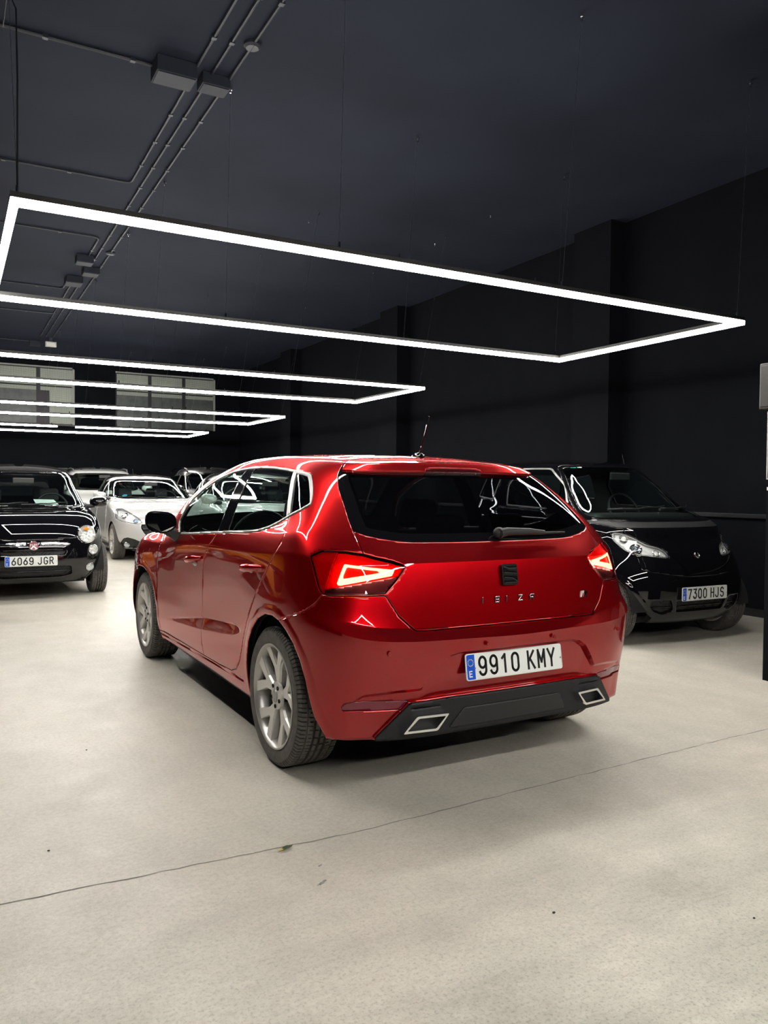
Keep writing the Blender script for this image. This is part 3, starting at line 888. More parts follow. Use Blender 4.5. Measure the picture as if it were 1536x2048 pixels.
def make_wheel(style, R, W, rim, paint, parent=None, name='wheel'):
    root = empty(name)
    if parent: root.parent = parent
    V, F = tyre_mesh(R, W, rim, 50)
    link_mesh('tyre', V, F, M['rubber'], root, 38)
    hw = W / 2; xo = -hw + .008
    b = MB().lathe([(xo + .004, rim + .004), (xo - .004, rim + .004), (xo - .005, rim - .003), (xo + .004, rim - .012), (xo + .03, rim - .020), (xo + .11, rim - .026), (hw - .01, rim - .01), (hw - .01, rim + .002)], 72)
    b.build('rim_barrel', mat_barrel, root, smooth=35)
    MB().lathe([(.045, .002), (.045, .125), (.065, .125), (.065, .002)], 40).build('brake_disc', mat_disc, root, smooth=30)
    MB().lathe([(.066, .002), (.066, rim - .03), (.09, rim - .03)], 40).build('dark_backing', M['dark'], root)
    sp = []
    Ri = rim - .006
    if style == 'fr':
        for i in range(5):
            a0 = math.radians(90 + 72 * i)
            deg = math.radians
            out = [(.045, -.38), (.085, -.30), (.125, -.29), (Ri, -.45), (Ri, -.22), (.145, -.015), (.145, .015), (Ri, .22), (Ri, .45), (.125, .29), (.085, .30), (.045, .38)]
            sp.append([(r * math.cos(a0 + a), r * math.sin(a0 + a), r) for r, a in out])
    elif style == 'nine':
        for i in range(9):
            a0 = 2 * math.pi * i / 9
            out = [(.04, -.30), (.10, -.10), (Ri, -.10), (Ri, .10), (.10, .10), (.04, .30)]
            sp.append([(r * math.cos(a0 + a), r * math.sin(a0 + a), r) for r, a in out])
    else:
        for i in range(6):
            a0 = 2 * math.pi * i / 6
            out = [(.04, -.45), (.09, -.16), (Ri, -.22), (Ri, -.08), (.12, 0), (Ri, .08), (Ri, .22), (.09, .16), (.04, .45)]
            sp.append([(r * math.cos(a0 + a), r * math.sin(a0 + a), r) for r, a in out])
    face = lambda r: xo + .006 + .020 * (1 - ((r / Ri) ** 2)) if r > .05 else xo + .026
    for s in sp:
        mb = MB(); n = len(s)
        # front face shrunk a little (chamfered arms)
        cx = sum(p[0] for p in s) / n; cy = sum(p[1] for p in s) / n
        back = [(face(r) + .035, y, z) for y, z, r in s]
        mid = [(face(r) + .010, y, z) for y, z, r in s]
        fr = []
        for i in range(n):
            p0, p1, p2 = Vector(s[i - 1][:2]), Vector(s[i][:2]), Vector(s[(i + 1) % n][:2])
            n1 = (p1 - p0).normalized(); n2 = (p2 - p1).normalized()
            nn = Vector((-(n1.y + n2.y), n1.x + n2.x)); L = nn.length
            nn = nn.normalized() if L > 1e-6 else Vector((0, 0)); k = .0055 if s[i][2] < Ri - .001 else 0.0
            k = k / max(.35, L / 2)
            q = p1 + nn * k; fr.append((face(s[i][2]), q.x, q.y))
        mb.add(back + mid + fr, [tuple(range(2 * n, 3 * n))] + [(i, (i + 1) % n, n + (i + 1) % n, n + i) for i in range(n)] + [(n + i, n + (i + 1) % n, 2 * n + (i + 1) % n, 2 * n + i) for i in range(n)])
        o = mb.build('spoke', paint, root)
    MB().lathe([(xo + .03, .064), (xo + .018, .062), (xo + .014, .048), (xo + .014, .034), (xo + .012, .031)], 32).build('hub', paint, root, smooth=40)
    MB().lathe([(xo + .012, .030), (xo + .008, .028), (xo + .008, .001)], 28).build('centre_cap', M['satin'], root, smooth=40)
    for i in range(5):
        a = math.radians(54 + 72 * i)
        MB().lathe([(xo + .0135, .0095), (xo + .010, .0095), (xo + .010, .0065), (xo + .020, .0055), (xo + .020, .0005)], 12, org=(0, .048 * math.cos(a), .048 * math.sin(a))).build('wheel_bolt', M['dark'], root)
    return root


def copy_tree(o, parent=None):
    c = o.copy(); COL.objects.link(c); c.parent = parent
    for ch in [x for x in bpy.data.objects if x.parent == o]: copy_tree(ch, c)
    return c


mat_disc = mat('brake_disc_steel', (.14, .135, .13), .45, .8)
mat_barrel = mat('rim_barrel_paint', (.50, .49, .47), .32, .6)
lens_red = glass_mat('red_lamp_lens', (.85, .05, .035))
lens_smoke = glass_mat('smoked_lamp_lens', (.45, .16, .18))
# ------------------------------------------------------------------ the red hatchback
def build_hatch():
    red = car_paint('metallic_red_paint', (.36, .0012, .004), .75, .30)
    red.node_tree.nodes['Principled BSDF'].inputs['Specular Tint'].default_value = (1, .06, .05, 1)
    car = empty('red_hatchback', (2.117, 3.3185, 0), .0093, 'glossy red five-door hatchback with lit tail lamps in the middle of the hall', 'car')
    R_, C_ = hatch_rows()
    s = Shell(R_, C_, HATCH_NU, HATCH_NV)
    side = lambda A: A[:, 3] > 3.3
    rear = lambda A: A[:, 3] < 4.6
    rarch = [(.297, .0), (.297, .339), (.292, .422), (.262, .515), (.204, .589), (.116, .649), (.01, .686), (-.091, .693), (-.168, .681), (-.234, .652), (-.299, .607), (-.348, .546), (-.382, .467), (-.401, .384), (-.415, .318), (-.45, .25), (-.455, .0)]
    farch = [(2.075, 0), (2.075, .34), (2.10, .43), (2.155, .52), (2.24, .60), (2.34, .65), (2.45, .675), (2.56, .678), (2.68, .658), (2.79, .605), (2.88, .53), (2.93, .44), (2.95, .34), (2.95, 0)]
    f_ra, f_fa = poly(rarch, 'yz', side), poly(farch, 'yz', side)
    rec = [(.242, .381), (.122, .432), (-.058, .446), (-.172, .448), (-.276, .549), (-.33, .578), (-.385, .586), (-1.2, .590), (-1.2, .0), (.33, .0), (.30, .30)]
    f_rec = poly(rec, 'Sz', rear)
    dif = [(-1.2, .394), (-.30, .394), (-.112, .388), (.075, .250), (.10, .0), (-1.2, .0)]
    f_dif = poly(dif, 'Sz', rear)
    def far(A, k=.045):       # band around the arches
        return np.minimum(f_ra(A), f_fa(A)) - k
    s.imprint(f_rec); s.imprint(lambda A: f_rec(A) + .014)
    s.imprint(f_dif); s.imprint(lambda A: f_dif(A) - .008)
    s.imprint(far)
    tri = [(2.0, .375), (1.1, .436), (.52, .500), (.36, .545), (.48, .568), (1.03, .525), (1.72, .420)]
    f_tri = poly(fillet(tri, .05), 'yz', side)
    s.imprint(f_tri); s.imprint(lambda A: f_tri(A) + .012)
    # side sill line
    sill = [(2.1, .262), (.60, .296), (.42, .315), (.34, .290), (2.1, .245)]
    f_sill = poly(sill, 'yz', side)
    s.imprint(f_sill); s.imprint(lambda A: f_sill(A) + .006)
    def disp(A):
        D = np.zeros((len(A), 3))
        r = smoothstep(0, .014, -f_rec(A)) * (1 - smoothstep(-.008, .0, -f_dif(A)))
        S = A[:, 0] + A[:, 1]
        dep = (.012 + .014 * smoothstep(-.15, -.26, S)) * smoothstep(.26, .12, S)
        D[:, 1] += r * dep
        b = np.clip(-far(A) / .02, 0, 1) * (A[:, 3] > 3.3)
        D += A[:, 5:8] * (b * .003)[:, None]
        q = np.clip(-f_tri(A) / .012, 0, 1) * (A[:, 3] > 3.3)
        zb = np.interp(A[:, 1], [.36, .52, 1.1, 2.0], [.545, .500, .436, .375])
        D += A[:, 5:8] * (-.22 * np.clip(A[:, 2] - zb, 0, .1) * q)[:, None]
        q = smoothstep(0, .006, -f_sill(A)) * (A[:, 3] > 3.3)
        D += A[:, 5:8] * (-.007 * q)[:, None]
        return D
    s.move(disp)
    s.cut(lambda A: np.minimum(f_ra(A), f_fa(A)))

    # ---- glasshouse, side
    dlo = [(1.677, .952), (1.75, 1.00), (1.775, 1.035), (1.747, 1.072), (1.708, 1.126), (1.627, 1.187), (1.494, 1.243), (1.356, 1.287), (1.213, 1.321), (1.08, 1.343), (.945, 1.356), (.832, 1.362), (.648, 1.364), (.467, 1.358), (.295, 1.346), (.18, 1.335),
           (.084, 1.325), (.030, 1.316), (-.015, 1.291), (-.088, 1.239), (-.150, 1.19), (-.150, 1.177), (-.114, 1.152), (-.022, 1.119), (.055, 1.091), (.148, 1.064), (.253, 1.044), (.377, 1.031), (.706, 1.012), (1.006, .993), (1.35, .970)]
    up = lambda A: (A[:, 3] > 4.4) & (A[:, 2] > .9)
    f_dlo = poly(dlo, 'yz', up)
    band = s.cut(f_dlo, .0015)
    trim, inner = part(band, lambda A: -(f_dlo(A) + .009))
    def line(p, q, w=0.0):          # negative on the forward side of the line p-q (p upper, q lower)
        (y0, z0), (y1, z1) = p, q
        L = math.hypot(y1 - y0, z1 - z0)
        return lambda A: -(((A[:, 1] - y0) * -(z1 - z0) + (A[:, 2] - z0) * (y1 - y0)) / L) + w
    fwd = lambda p, q, w=0.0: (lambda A: (lambda d: d)(line(p, q, w)(A)))
    l1, l2 = fwd((.860, 1.37), (.862, .98)), fwd((.728, 1.37), (.685, .98))
    l3, l4 = fwd((.212, 1.345), (-.021, 1.105)), fwd((.178, 1.345), (-.045, 1.118))
    g_front, rest = part(inner, l1)
    pillar, rest = part(rest, l2)
    g_rear, rest = part(rest, l3)
    strip, rest = part(rest, l4)
    f_q = lambda A: f_dlo(A) + .0115
    g_q, strip2 = part(rest, f_q)
    for sd in 'LR':
        put('window_trim', trim, M['satin'], car, sd, .006, .003)
        put('front_door_glass', g_front, M['glass'], car, sd, 0, -.003)
        pl = put('black_door_pillar', pillar, M['piano'], car, sd, .004, .001)
        put('rear_door_glass', g_rear, M['glass'], car, sd, 0, -.003)
        put('window_divider', strip, M['satin'], car, sd, .006, .003)
        put('quarter_glass', g_q, M['glass_dark'], car, sd, 0, -.003)
        put('quarter_glass_trim', strip2, M['satin'], car, sd, .004, .001)

    # ---- tail lamps
    lamp = [(.484, .973), (.418, .996), (.268, .995), (.233, .991), (.172, .986), (.104, .973), (.01, .958), (-.054, .941), (-.057, .928), (-.023, .881), (.030, .829), (.101, .826), (.295, .824), (.370, .825), (.396, .833), (.420, .862), (.458, .931)]
    lm = lambda A: (A[:, 3] < 6.3) & (A[:, 4] > 4) & (A[:, 4] < 7.5)
    f_lamp = poly(lamp, 'Sz', lm)
    s.imprint(lambda A: f_lamp(A) - .02)
    L = s.cut(f_lamp, .002)
    outer, inner_l = part(L, poly([(.60, 1.1), (.290, 1.1), (.334, .955), (.378, .833), (.385, .80), (.60, .80)], 'Sz'))
    clear = [(.345, .848), (-.012, .893), (-.10, .905), (-.1, .80), (.40, .80), (.40, .84)]
    low, upp = part(inner_l, poly(clear, 'Sz', lm))
    bo = [(.268, .948), (-.011, .922), (.002, .899), (.290, .861), (.303, .867)]
    bi = [(.252, .936), (.030, .916), (.275, .887)]
    f_bo, f_bi = poly(bo, 'Sz', lm), poly(bi, 'Sz', lm)
    barp, _ = part(upp, f_bo)
    _, barp = part(barp, f_bi)
    led_red = mat('tail_light_led', (1, .2, .05), .4, emit=(1, .80, .55), es=42)
    red_refl = mat('red_lamp_reflector', (.75, .02, .012), .35, emit=(1, .01, .004), es=.30)
    side_red = mat('side_red_reflector', (.55, .012, .010), .35)
    dark_red = mat('dark_red_lamp_housing', (.16, .006, .008), .25, coat=1)
    clear_h = mat('clear_lamp_reflector', (.22, .16, .17), .25, .6)
    for sd in 'LR':
        tl = empty('tail_lamp'); tl.parent = car
        put('lamp_housing', L, dark_red, tl, sd, .004, -.028)
        put('reflector', upp, red_refl, tl, sd, .002, -.020)
        put('light_bar', barp, led_red, tl, sd, .004, -.010)
        put('reversing_reflector', low, clear_h, tl, sd, .003, -.018)
        put('side_reflector', outer, side_red, tl, sd, .003, -.012)
        put('lamp_lens', part(upp, lambda A: f_lamp(A) + .004)[0], lens_red, tl, sd, 0, .003)
        put('side_lens', part(outer, lambda A: f_lamp(A) + .004)[0], lens_red, tl, sd, 0, .003)
        put('lower_lens', part(low, lambda A: f_lamp(A) + .004)[0], lens_smoke, tl, sd, 0, .003)

    # ---- tailgate
    hatch = [(.505, 1.45), (.494, 1.33), (.476, 1.296), (.449, 1.257), (.384, 1.196), (.31, 1.119), (.246, 1.057), (.188, 1.003), (.171, .986), (.30, .94), (.34, .90), (.36, .82), (.029, .822), (-.046, .738), (-.118, .686), (-.135, .680), (-.2, .678), (-1.2, .678), (-1.2, 1.45)]
    f_h0 = poly(hatch, 'Sz', lambda A: A[:, 3] < 5)
    f_hatch = lambda A: np.maximum(f_h0(A), (A[:, 4] - 11.45) * .06)
    H = s.cut(f_hatch, .004)
    spoil, H = part(H, lambda A: (10.22 - A[:, 4]) * .05)
    # rear window
    gb = [(-1, 1.024), (.23, 1.024), (.42, 1.026), (.50, 1.034), (.56, 1.044), (.61, 1.056), (.66, 1.075), (.80, 1.10), (.80, 1.6), (-1, 1.6)]
    f_g = poly(gb, 'xz', lambda A: A[:, 2] > .95)
    GL_, H = part(H, f_g, .0015)
    edge = lambda A: np.maximum(f_h0(A) + .05, np.maximum(f_g(A) + .035, (A[:, 4] - 10.05) * .05))
    gi, gb_ = part(GL_, edge)
    tg = empty('tailgate'); tg.parent = car
    put('tailgate_panel', H, red, tg, 'B', .004)
    put('rear_window', gi, glass_mat('tinted_rear_glass', (.16, .15, .17)), tg, 'B', 0, -.001)
    put('window_border', gb_, M['piano'], tg, 'B', 0, -.001)
    # spoiler: pushed out over the glass, thick
    A, F = spoil
    A = A.copy(); A[:, 1] -= .020 * smoothstep(11.5, 10.9, A[:, 4]); A[:, 2] += .004 * smoothstep(11.45, 11.0, A[:, 4])
    sp, _ = part((A, F), lambda A: (10.22 - A[:, 4]) * .05)
    bl = poly(fillet([(-.01, 1.327), (.172, 1.327), (.155, 1.349), (.10, 1.353), (-.01, 1.354)], .006), 'xz', lambda A: A[:, 3] < 2)
    sp_b, sp = part(sp, bl)
    put('spoiler', sp, red, tg, 'B', .028)
    put('high_brake_light', sp_b, mat('dark_red_brake_lens', (.05, .001, .002), .3, coat=1), tg, 'B', .02, -.006)

    # ---- bumper
    bump = [(-1.2, .05), (-1.2, .674), (-.2, .674), (-.130, .678), (-.044, .736), (.026, .824), (.377, .822), (.421, .782), (.493, .749), (.563, .728), (.641, .707), (.718, .686), (.80, .66), (.80, .05)]
    f_b = poly(bump, 'Sz', lambda A: A[:, 3] < 5.9)
    B = s.cut(f_b, .003)
    D, B = part(B, f_dif, .002)
    fog = [(.252, .377), (.226, .394), (.13, .400), (-.098, .397), (-.060, .361), (.249, .362)]
    FG, B = part(B, poly(fog, 'Sz', lambda A: A[:, 3] < 5), .0015)
    bp = empty('rear_bumper'); bp.parent = car
    put('bumper_cover', B, red, bp, 'B', .004)
    for sd in 'LR': put('bumper_reflector', FG, mat('dark_red_reflector', (.16, .003, .02), .15, coat=1), bp, sd, .004, -.002)
    # diffuser in dark plastic: top lip, groove, lower panel
    grv = lambda A: np.maximum(np.maximum(f_dif(A) + .018, -(f_dif(A) + .026)), (.36 - A[:, 2]))
    g0, D1 = part(D, grv)
    put('diffuser_panel', D1, M['black_plastic'], bp, 'B', .012, .010)
    put('diffuser_groove', g0, M['dark'], bp, 'B', .003, .002)
    f2 = poly(fillet([(-.01, .345), (.26, .345), (.32, .262), (-.01, .262)], .01), 'xz', lambda A: A[:, 3] < 3)
    ins, _ = part(D, f2)
    put('diffuser_insert', ins, M['grey_plastic'], bp, 'B', .003, .0135)
    for sg in (-1, 1):
        mb_o = [(.372, .334), (.548, .330), (.535, .318), (.572, .268), (.440, .268)]
        o4 = fillet([(.350, .337), (.492, .336), (.552, .270), (.402, .271)], .008, 3)
        i4 = [((a - .443) * .84 + .443, (b - .304) * .72 + .304) for a, b in o4]
        yof = lambda a, d: -.655 + .10 * max(0, a - .3) ** 1.2 * 3.0 * .6 + d
        fn = lambda a, b, d: (sg * a, yof(a, d), b)
        n = len(o4); V = [fn(a, b, -.020) for a, b in o4] + [fn(a, b, -.020) for a, b in i4] + [fn(a, b, .05) for a, b in i4] + [fn(a, b, .03) for a, b in o4]
        F = [(i, (i + 1) % n, n + (i + 1) % n, n + i) for i in range(n)] + [(n + i, n + (i + 1) % n, 2 * n + (i + 1) % n, 2 * n + i) for i in range(n)] + [(i, (i + 1) % n, 3 * n + (i + 1) % n, 3 * n + i) for i in range(n)]
        if sg < 0: F = [f[::-1] for f in F]
        ex = empty('exhaust_tip'); ex.parent = bp
        MB().add(V, F).build('tip_surround', M['chrome'], ex)
        MB().prism(i4, .030, .032, fn).build('tip_inside', M['dark'], ex)
    # parking sensors, tow cover
    sens = MB()
    for sg, x, z, y in ((-1, .62, .60, -.645), (-1, .18, .61, -.70), (1, .18, .61, -.70), (1, .62, .60, -.645)):
        q = MB().lathe([(-.002, .001), (-.002, .0085), (.003, .0095)], 14, 'y', (sg * x, y, z)); q.build('parking_sensor', red, bp, smooth=30)

    # ---- doors, bonnet, front bumper
    seam = [(.834, 1.03), (.95, .937), (1.035, .855), (1.072, .76), (1.085, .644), (1.088, .43), (1.070, .297)]
    fd = [(2.06, .285), (2.09, .45), (2.11, .60), (2.118, .72), (2.118, .86), (2.05, .91), (1.88, .96), (1.70, .99), (1.2, 1.2)] + [(.834, 1.2)] + seam
    f_fd = poly(fd, 'yz', side)
    rd = [(p[0], p[1]) for p in seam[::-1]] + [(.834, 1.2), (.3, 1.2), (.0, 1.16), (-.035, 1.118), (-.085, 1.055), (-.088, 1.02), (-.05, .965), (.055, .864), (.174, .755), (.264, .658), (.33, .55), (.370, .47), (.413, .394), (.475, .342), (.57, .314), (.8, .303)]
    f_rd = poly(rd, 'yz', side)
    dr1 = s.cut(f_fd, .0035)
    dr2 = s.cut(f_rd, .0035)
    hood_f = lambda A: np.where((A[:, 3] > 9.5) & (A[:, 4] > 5.3) & (A[:, 4] < 7.9), np.maximum(A[:, 0] - .66, A[:, 4] * .1 - .79), .5)
    hd = s.cut(hood_f, .004)
    fb_f = lambda A: np.where((A[:, 1] > 2.6) & (A[:, 3] > 11), np.maximum(2.80 - A[:, 1], A[:, 2] - .60), .5)
    fb = s.cut(fb_f, .003)
    hl = fillet([(3.60, .64), (3.68, .62), (3.76, .66), (3.76, .73), (3.62, .755), (3.54, .73)], .02)
    hlp = s.cut(poly(hl, 'Sz', lambda A: (A[:, 3] > 11) & (A[:, 1] > 2.5)), .002)
    ws_f = lambda A: np.where((A[:, 3] > 10.3) & (A[:, 4] > 7.9) & (A[:, 4] < 11), np.maximum(np.maximum(.81 - A[:, 4] * .1, A[:, 4] * .1 - 1.085), (10.75 - A[:, 3]) * .06), .5)
    ws = s.cut(ws_f, .002)
    wsi, wsb = part(ws, lambda A: ws_f(A) + .012)
    for sd in 'LR':
        sg = -1 if sd == 'L' else 1
        d1 = empty('front_door'); d1.parent = car; put('door_panel', dr1, red, d1, sd, .004)
        d2 = empty('rear_door'); d2.parent = car; put('door_panel', dr2, red, d2, sd, .004)
        hlm = empty('headlamp'); hlm.parent = car
        put('headlamp_housing', hlp, M['white'], hlm, sd, .003, -.01); put('headlamp_lens', hlp, M['glass_lens'], hlm, sd, 0, 0)
        for dd, y0, z0, tilt in ((d1, 1.215, .828, .03), (d2, .235, .868, .02)):
            h = MB(); P = []; R = []
            for i in range(13):
                t = i / 12; yy = y0 + .12 - .24 * t; q = math.sin(math.pi * t)
                P.append((sg * (.868 + .040 * q ** .55), yy, z0 + tilt * (t - .5) + .004)); R.append(.006 + .011 * q ** .5)
            h.tube(P, R, 12)
            h.V = [(v[0], v[1], z0 + (v[2] - z0) * 1.15) for v in h.V]
            h.build('door_handle', red, dd, smooth=50)
            c = MB().sphere((sg * .862, y0 + .01, z0 - .010), 1, 20, 12, (.010, .062, .028)); c.build('handle_cup', mat('deep_red', (.12, .002, .004), .3, coat=1), dd, smooth=60)
    put('bonnet', hd, red, car, 'B', .004); put('front_bumper', fb, red, car, 'B', .004)
    put('windscreen', wsi, M['glass'], car, 'B', 0); put('windscreen_border', wsb, M['piano'], car, 'B', .003)
    # roof seam: body remains
    put('body_shell', s.rest(), red, car, 'B', .004)

    # ---- dark liner behind all panels, cut at the windows
    A, F = s.base
    A = A.copy(); A[:, :3] -= A[:, 5:8] * .03
    keep = (A, F)
    cuts = [lambda A: f_dlo(A) - .002, lambda A: np.maximum(f_h0(A) + .045, np.maximum(1.055 - A[:, 2], (A[:, 4] - 10.1) * .05)), lambda A: ws_f(A) + .02,
            lambda A: np.minimum(f_ra(A), f_fa(A)) - .0, lambda A: f_lamp(A) - .015, lambda A: f_dif(A)]
    for c in cuts: _, keep = part(keep, c)
    put('inner_liner', keep, M['dark'], car, 'B', 0)
    # underbody and wheel housings
    ub = MB().box((-.80, .42, .19), (.80, 1.98, .235)).box((-.58, -.52, .23), (.58, .42, .27)).box((-.58, 1.98, .2), (.58, 3.15, .25))
    ub.build('underbody', M['dark'], car)
    ubr = MB().box((-.58, -.565, .24), (.58, -.53, .62)); ubr.build('rear_inner_panel', M['dark'], car)
    for sg in (-1, 1):
        for yc in (-.06, 2.52):
            V = []; F = []; n = 24
            for i in range(n + 1):
                t = math.pi * (-.02 + 1.04 * i / n)
                c, q = math.cos(t) * .365, max(.20, .315 + math.sin(t) * .375)
                for x in (.822, .58): V.append((sg * x, yc + c, q))
                if i: a = 2 * i; F.append((a - 2, a - 1, a + 1, a))
            cc = len(V); V.append((sg * .58, yc, .25)); F += [(2 * i + 1, 2 * i + 3, cc) for i in range(n)]
            link_mesh('wheel_housing', V, F, M['dark'], car)
    # ---- wheels
    w = make_wheel('fr', .3126, .215, .232, M['alloy'])
    for i, (x, y, sg) in enumerate(((-.757, 0, -1), (-.757, 2.564, -1), (.757, 0, 1), (.757, 2.564, 1))):
        o = w if i == 0 else copy_tree(w)
        o.parent = car; o.location = (x, y, .3126); o.rotation_euler = (math.radians((0, 41, 10, 70)[i]), 0, 0 if sg < 0 else math.pi)
    # ---- mirror
    for sg in (-1, 1):
        mr = empty('door_mirror'); mr.parent = car
        prof = []
        V = []; F = []
        n, m = 20, 9
        for j in range(m):
            t = j / (m - 1)                       # depth from glass rim to the nose
            yy = 1.64 + .15 * t; sc = math.cos(t * 1.45) ** .55
            for k in range(n):
                a = 2 * math.pi * k / n; ca, sa = math.cos(a), math.sin(a)
                ex = .092 * math.copysign(abs(ca) ** .72, ca); ez = .068 * math.copysign(abs(sa) ** .72, sa)
                if sa < 0: ez *= 1 - .55 * max(0, ca) ** 1.5
                else: ez *= 1 + .10 * abs(ca)
                V.append((sg * (.958 - ex * sc * 1.0 + 0), yy - .02 * ca, 1.03 + ez * sc + .012 * ca * -1))
        for j in range(m - 1):
            for k in range(n): F.append((j * n + k, j * n + (k + 1) % n, (j + 1) * n + (k + 1) % n, (j + 1) * n + k))
        F.append(tuple((m - 1) * n + k for k in range(n)))
        link_mesh('mirror_shell', V, F, M['black_plastic'], mr, 45)
        g = [((V[k][0] - sg * .958) * .90 + sg * .958, V[k][1] + .006, (V[k][2] - 1.03) * .88 + 1.03) for k in range(n)]
        link_mesh('mirror_glass', g, [tuple(range(n))], mat('mirror_silver', (.8, .8, .82), .02, 1), mr)
        b = MB(); b.add([(sg * .83, 1.60, .965), (sg * .83, 1.79, .95), (sg * .93, 1.76, .985), (sg * .93, 1.66, .985), (sg * .85, 1.69, .905), (sg * .86, 1.72, .905)],
                        [(0, 1, 2, 3), (0, 3, 4), (1, 5, 2), (3, 2, 5, 4), (0, 4, 5, 1)])
        b.tube([(sg * .86, 1.70, .955), (sg * .93, 1.705, .985)], [.035, .028], 10)
        b.build('mirror_foot', M['black_plastic'], mr, smooth=40)
    # ---- aerial
    an = empty('roof_aerial'); an.parent = car
    y0, z0 = .150, 1.4165
    V = []; F = []
    for j, (yy, w_, h_) in enumerate(((-.045, .004, .004), (-.035, .016, .020), (-.01, .019, .024), (.03, .017, .018), (.06, .010, .009), (.08, .002, .001))):
        for k in range(9):
            a = math.pi * k / 8; V.append((w_ * math.cos(a), y0 + yy, z0 + h_ * math.sin(a)))
        if j: F += [((j - 1) * 9 + k, (j - 1) * 9 + k + 1, j * 9 + k + 1, j * 9 + k) for k in range(8)]
    link_mesh('aerial_base', V, F, M['piano'], an, 50)
    MB().tube([(0, y0 - .012, z0 + .018), (0, y0 - .056, z0 + .11), (0, y0 - .100, z0 + .200)], [.0045, .004, .0034], 8).sphere((0, y0 - .100, z0 + .200), .0042, 8, 6).build('aerial_rod', M['piano'], an, smooth=50)
    # ---- rear wiper
    wp = empty('rear_wiper'); wp.parent = tg
    wy = lambda z: -.515 + (z - 1.02) * 1.10
    def wpnt(x, z, o=.03): return (x, wy(z) - o - .02 + .10 * x * x, z)
    MB().sphere(wpnt(.02, 1.058, .012), 1, 14, 10, (.030, .022, .026)).build('wiper_pivot', M['black_plastic'], wp, smooth=60)
    MB().tube([wpnt(.01, 1.058), wpnt(.06, 1.064), wpnt(.18, 1.062), wpnt(.27, 1.056)], [.020, .019, .015, .010], 12).build('wiper_arm', M['grey_plastic'], wp, smooth=60)
    MB().tube([wpnt(.12, 1.050, .012), wpnt(.27, 1.052, .012), wpnt(.415, 1.052, .012)], [.006, .007, .004], 8).build('wiper_blade', M['black_plastic'], wp, smooth=60)
    # ---- badge, lettering
    bd = empty('maker_badge'); bd.parent = tg
    tilt = math.radians(8)
    def onb(cx, cz, cy, tl=tilt, yaw=0.0):
        def fn(a, b, d):
            v = Matrix.Rotation(yaw, 3, 'Z') @ Vector((a, -d * math.cos(tl) + b * math.sin(tl), b * math.cos(tl) + d * math.sin(tl)))
            return (cx + v.x, cy + v.y, cz + v.z)
        return fn
    fnb = onb(.0, .883, -.604)
    MB().prism(fillet([(-.043, -.046), (.043, -.046), (.043, .046), (-.043, .046)], .014, 4), 0, .008, fnb).build('badge_plate', mat('badge_dark', (.006, .006, .007), .4, 0, coat=.5, spec=.2), bd, bevel=.002)
    q = MB()
    t_ = [[(-.034, .036), (.034, .036), (.034, .025), (-.010, .025), (-.034, .034)],
          [(-.034, .032), (-.010, .018), (.034, .013), (.034, .002), (-.034, .008)],
          [(.034, -.032), (.010, -.018), (-.034, -.013), (-.034, -.002), (.034, -.008)],
          [(.034, -.036), (-.034, -.036), (-.034, -.025), (.010, -.025), (.034, -.034)]]
    for p in t_: q.prism(p, .008, .0125, fnb)
    q.build('badge_letter', mat('dark_chrome', (.32, .32, .33), .12, 1), bd, bevel=.0012)
    nm = empty('model_lettering'); nm.parent = tg
    fnl = onb(0, .768, -.613, math.radians(1))
    x = -.145
    for ch in 'IBIZA':
        g = MB(); glyph(g, ch, x - (.0095 if ch == 'I' else 0), 0, .022, .019 * (1.0 if ch != 'I' else .6), .0048, fnl, 0, .0045); g.build('letter', bpy.data.materials['dark_chrome'], nm, bevel=.0008); x += .0635
    fr = empty('trim_badge'); fr.parent = tg
    ff = onb(.440, .770, -.598, math.radians(1), .10)
    MB().prism([(-.026, -.013), (-.014, -.013), (-.006, .013), (-.018, .013)], 0, .005, ff).prism([(-.018, .016), (.002, .016), (-.002, .007), (-.016, .007)], 0, .005, ff).build('badge_stroke', M['alloy'], fr)
    MB().prism([(.000, -.013), (.006, .013), (.026, .013), (.024, .0), (.014, -.001), (.024, -.013), (.014, -.013), (.008, -.003), (.007, -.013)], 0, .005, ff).build('badge_stroke', bpy.data.materials['dark_chrome'], fr)
    pl = number_plate(car, '9910 KMY'); pl.location = (-.012, -.666, .514); pl.rotation_euler = (math.radians(-9), 0, 0)
    # ---- interior
    def seat(x, y, w, bench=False, driver=False):
        st = empty('front_seat' if not bench else 'rear_seat'); st.parent = car
        MB().box((x - w, y - .02, .30), (x + w, y + .50, .47)).build('seat_cushion', M['fabric'], st, bevel=.05, seg=3)
        R0 = Matrix.Rotation(math.radians(20), 3, 'X')
        MB().box((-w, -.07, 0), (w, .05, .62), R0, (x, y, .42)).build('seat_back', M['fabric'], st, bevel=.05, seg=3)
        hs = (x,) if not bench else (x - .38, x, x + .38)
        for hx in hs:
            MB().box((-.13, -.05, .64 if not bench else .63), (.13, .04, .82 if not bench else .75), R0, (hx, y, .42)).build('headrest', M['fabric'], st, bevel=.04, seg=3)
            MB().tube([R0 @ Vector((-.05, 0, .60)) + Vector((hx, y, .42)), R0 @ Vector((-.05, 0, .68)) + Vector((hx, y, .42))], .006, 6).tube([R0 @ Vector((.05, 0, .60)) + Vector((hx, y, .42)), R0 @ Vector((.05, 0, .68)) + Vector((hx, y, .42))], .006, 6).build('headrest_post', M['chrome'], st)
    seat(-.37, 1.0, .24); seat(.37, 1.0, .24); seat(0, .18, .60, True)
    MB().box((-.70, 1.62, .60), (.70, 2.10, .95)).build('dashboard', M['grey_plastic'], car, bevel=.06, seg=3)
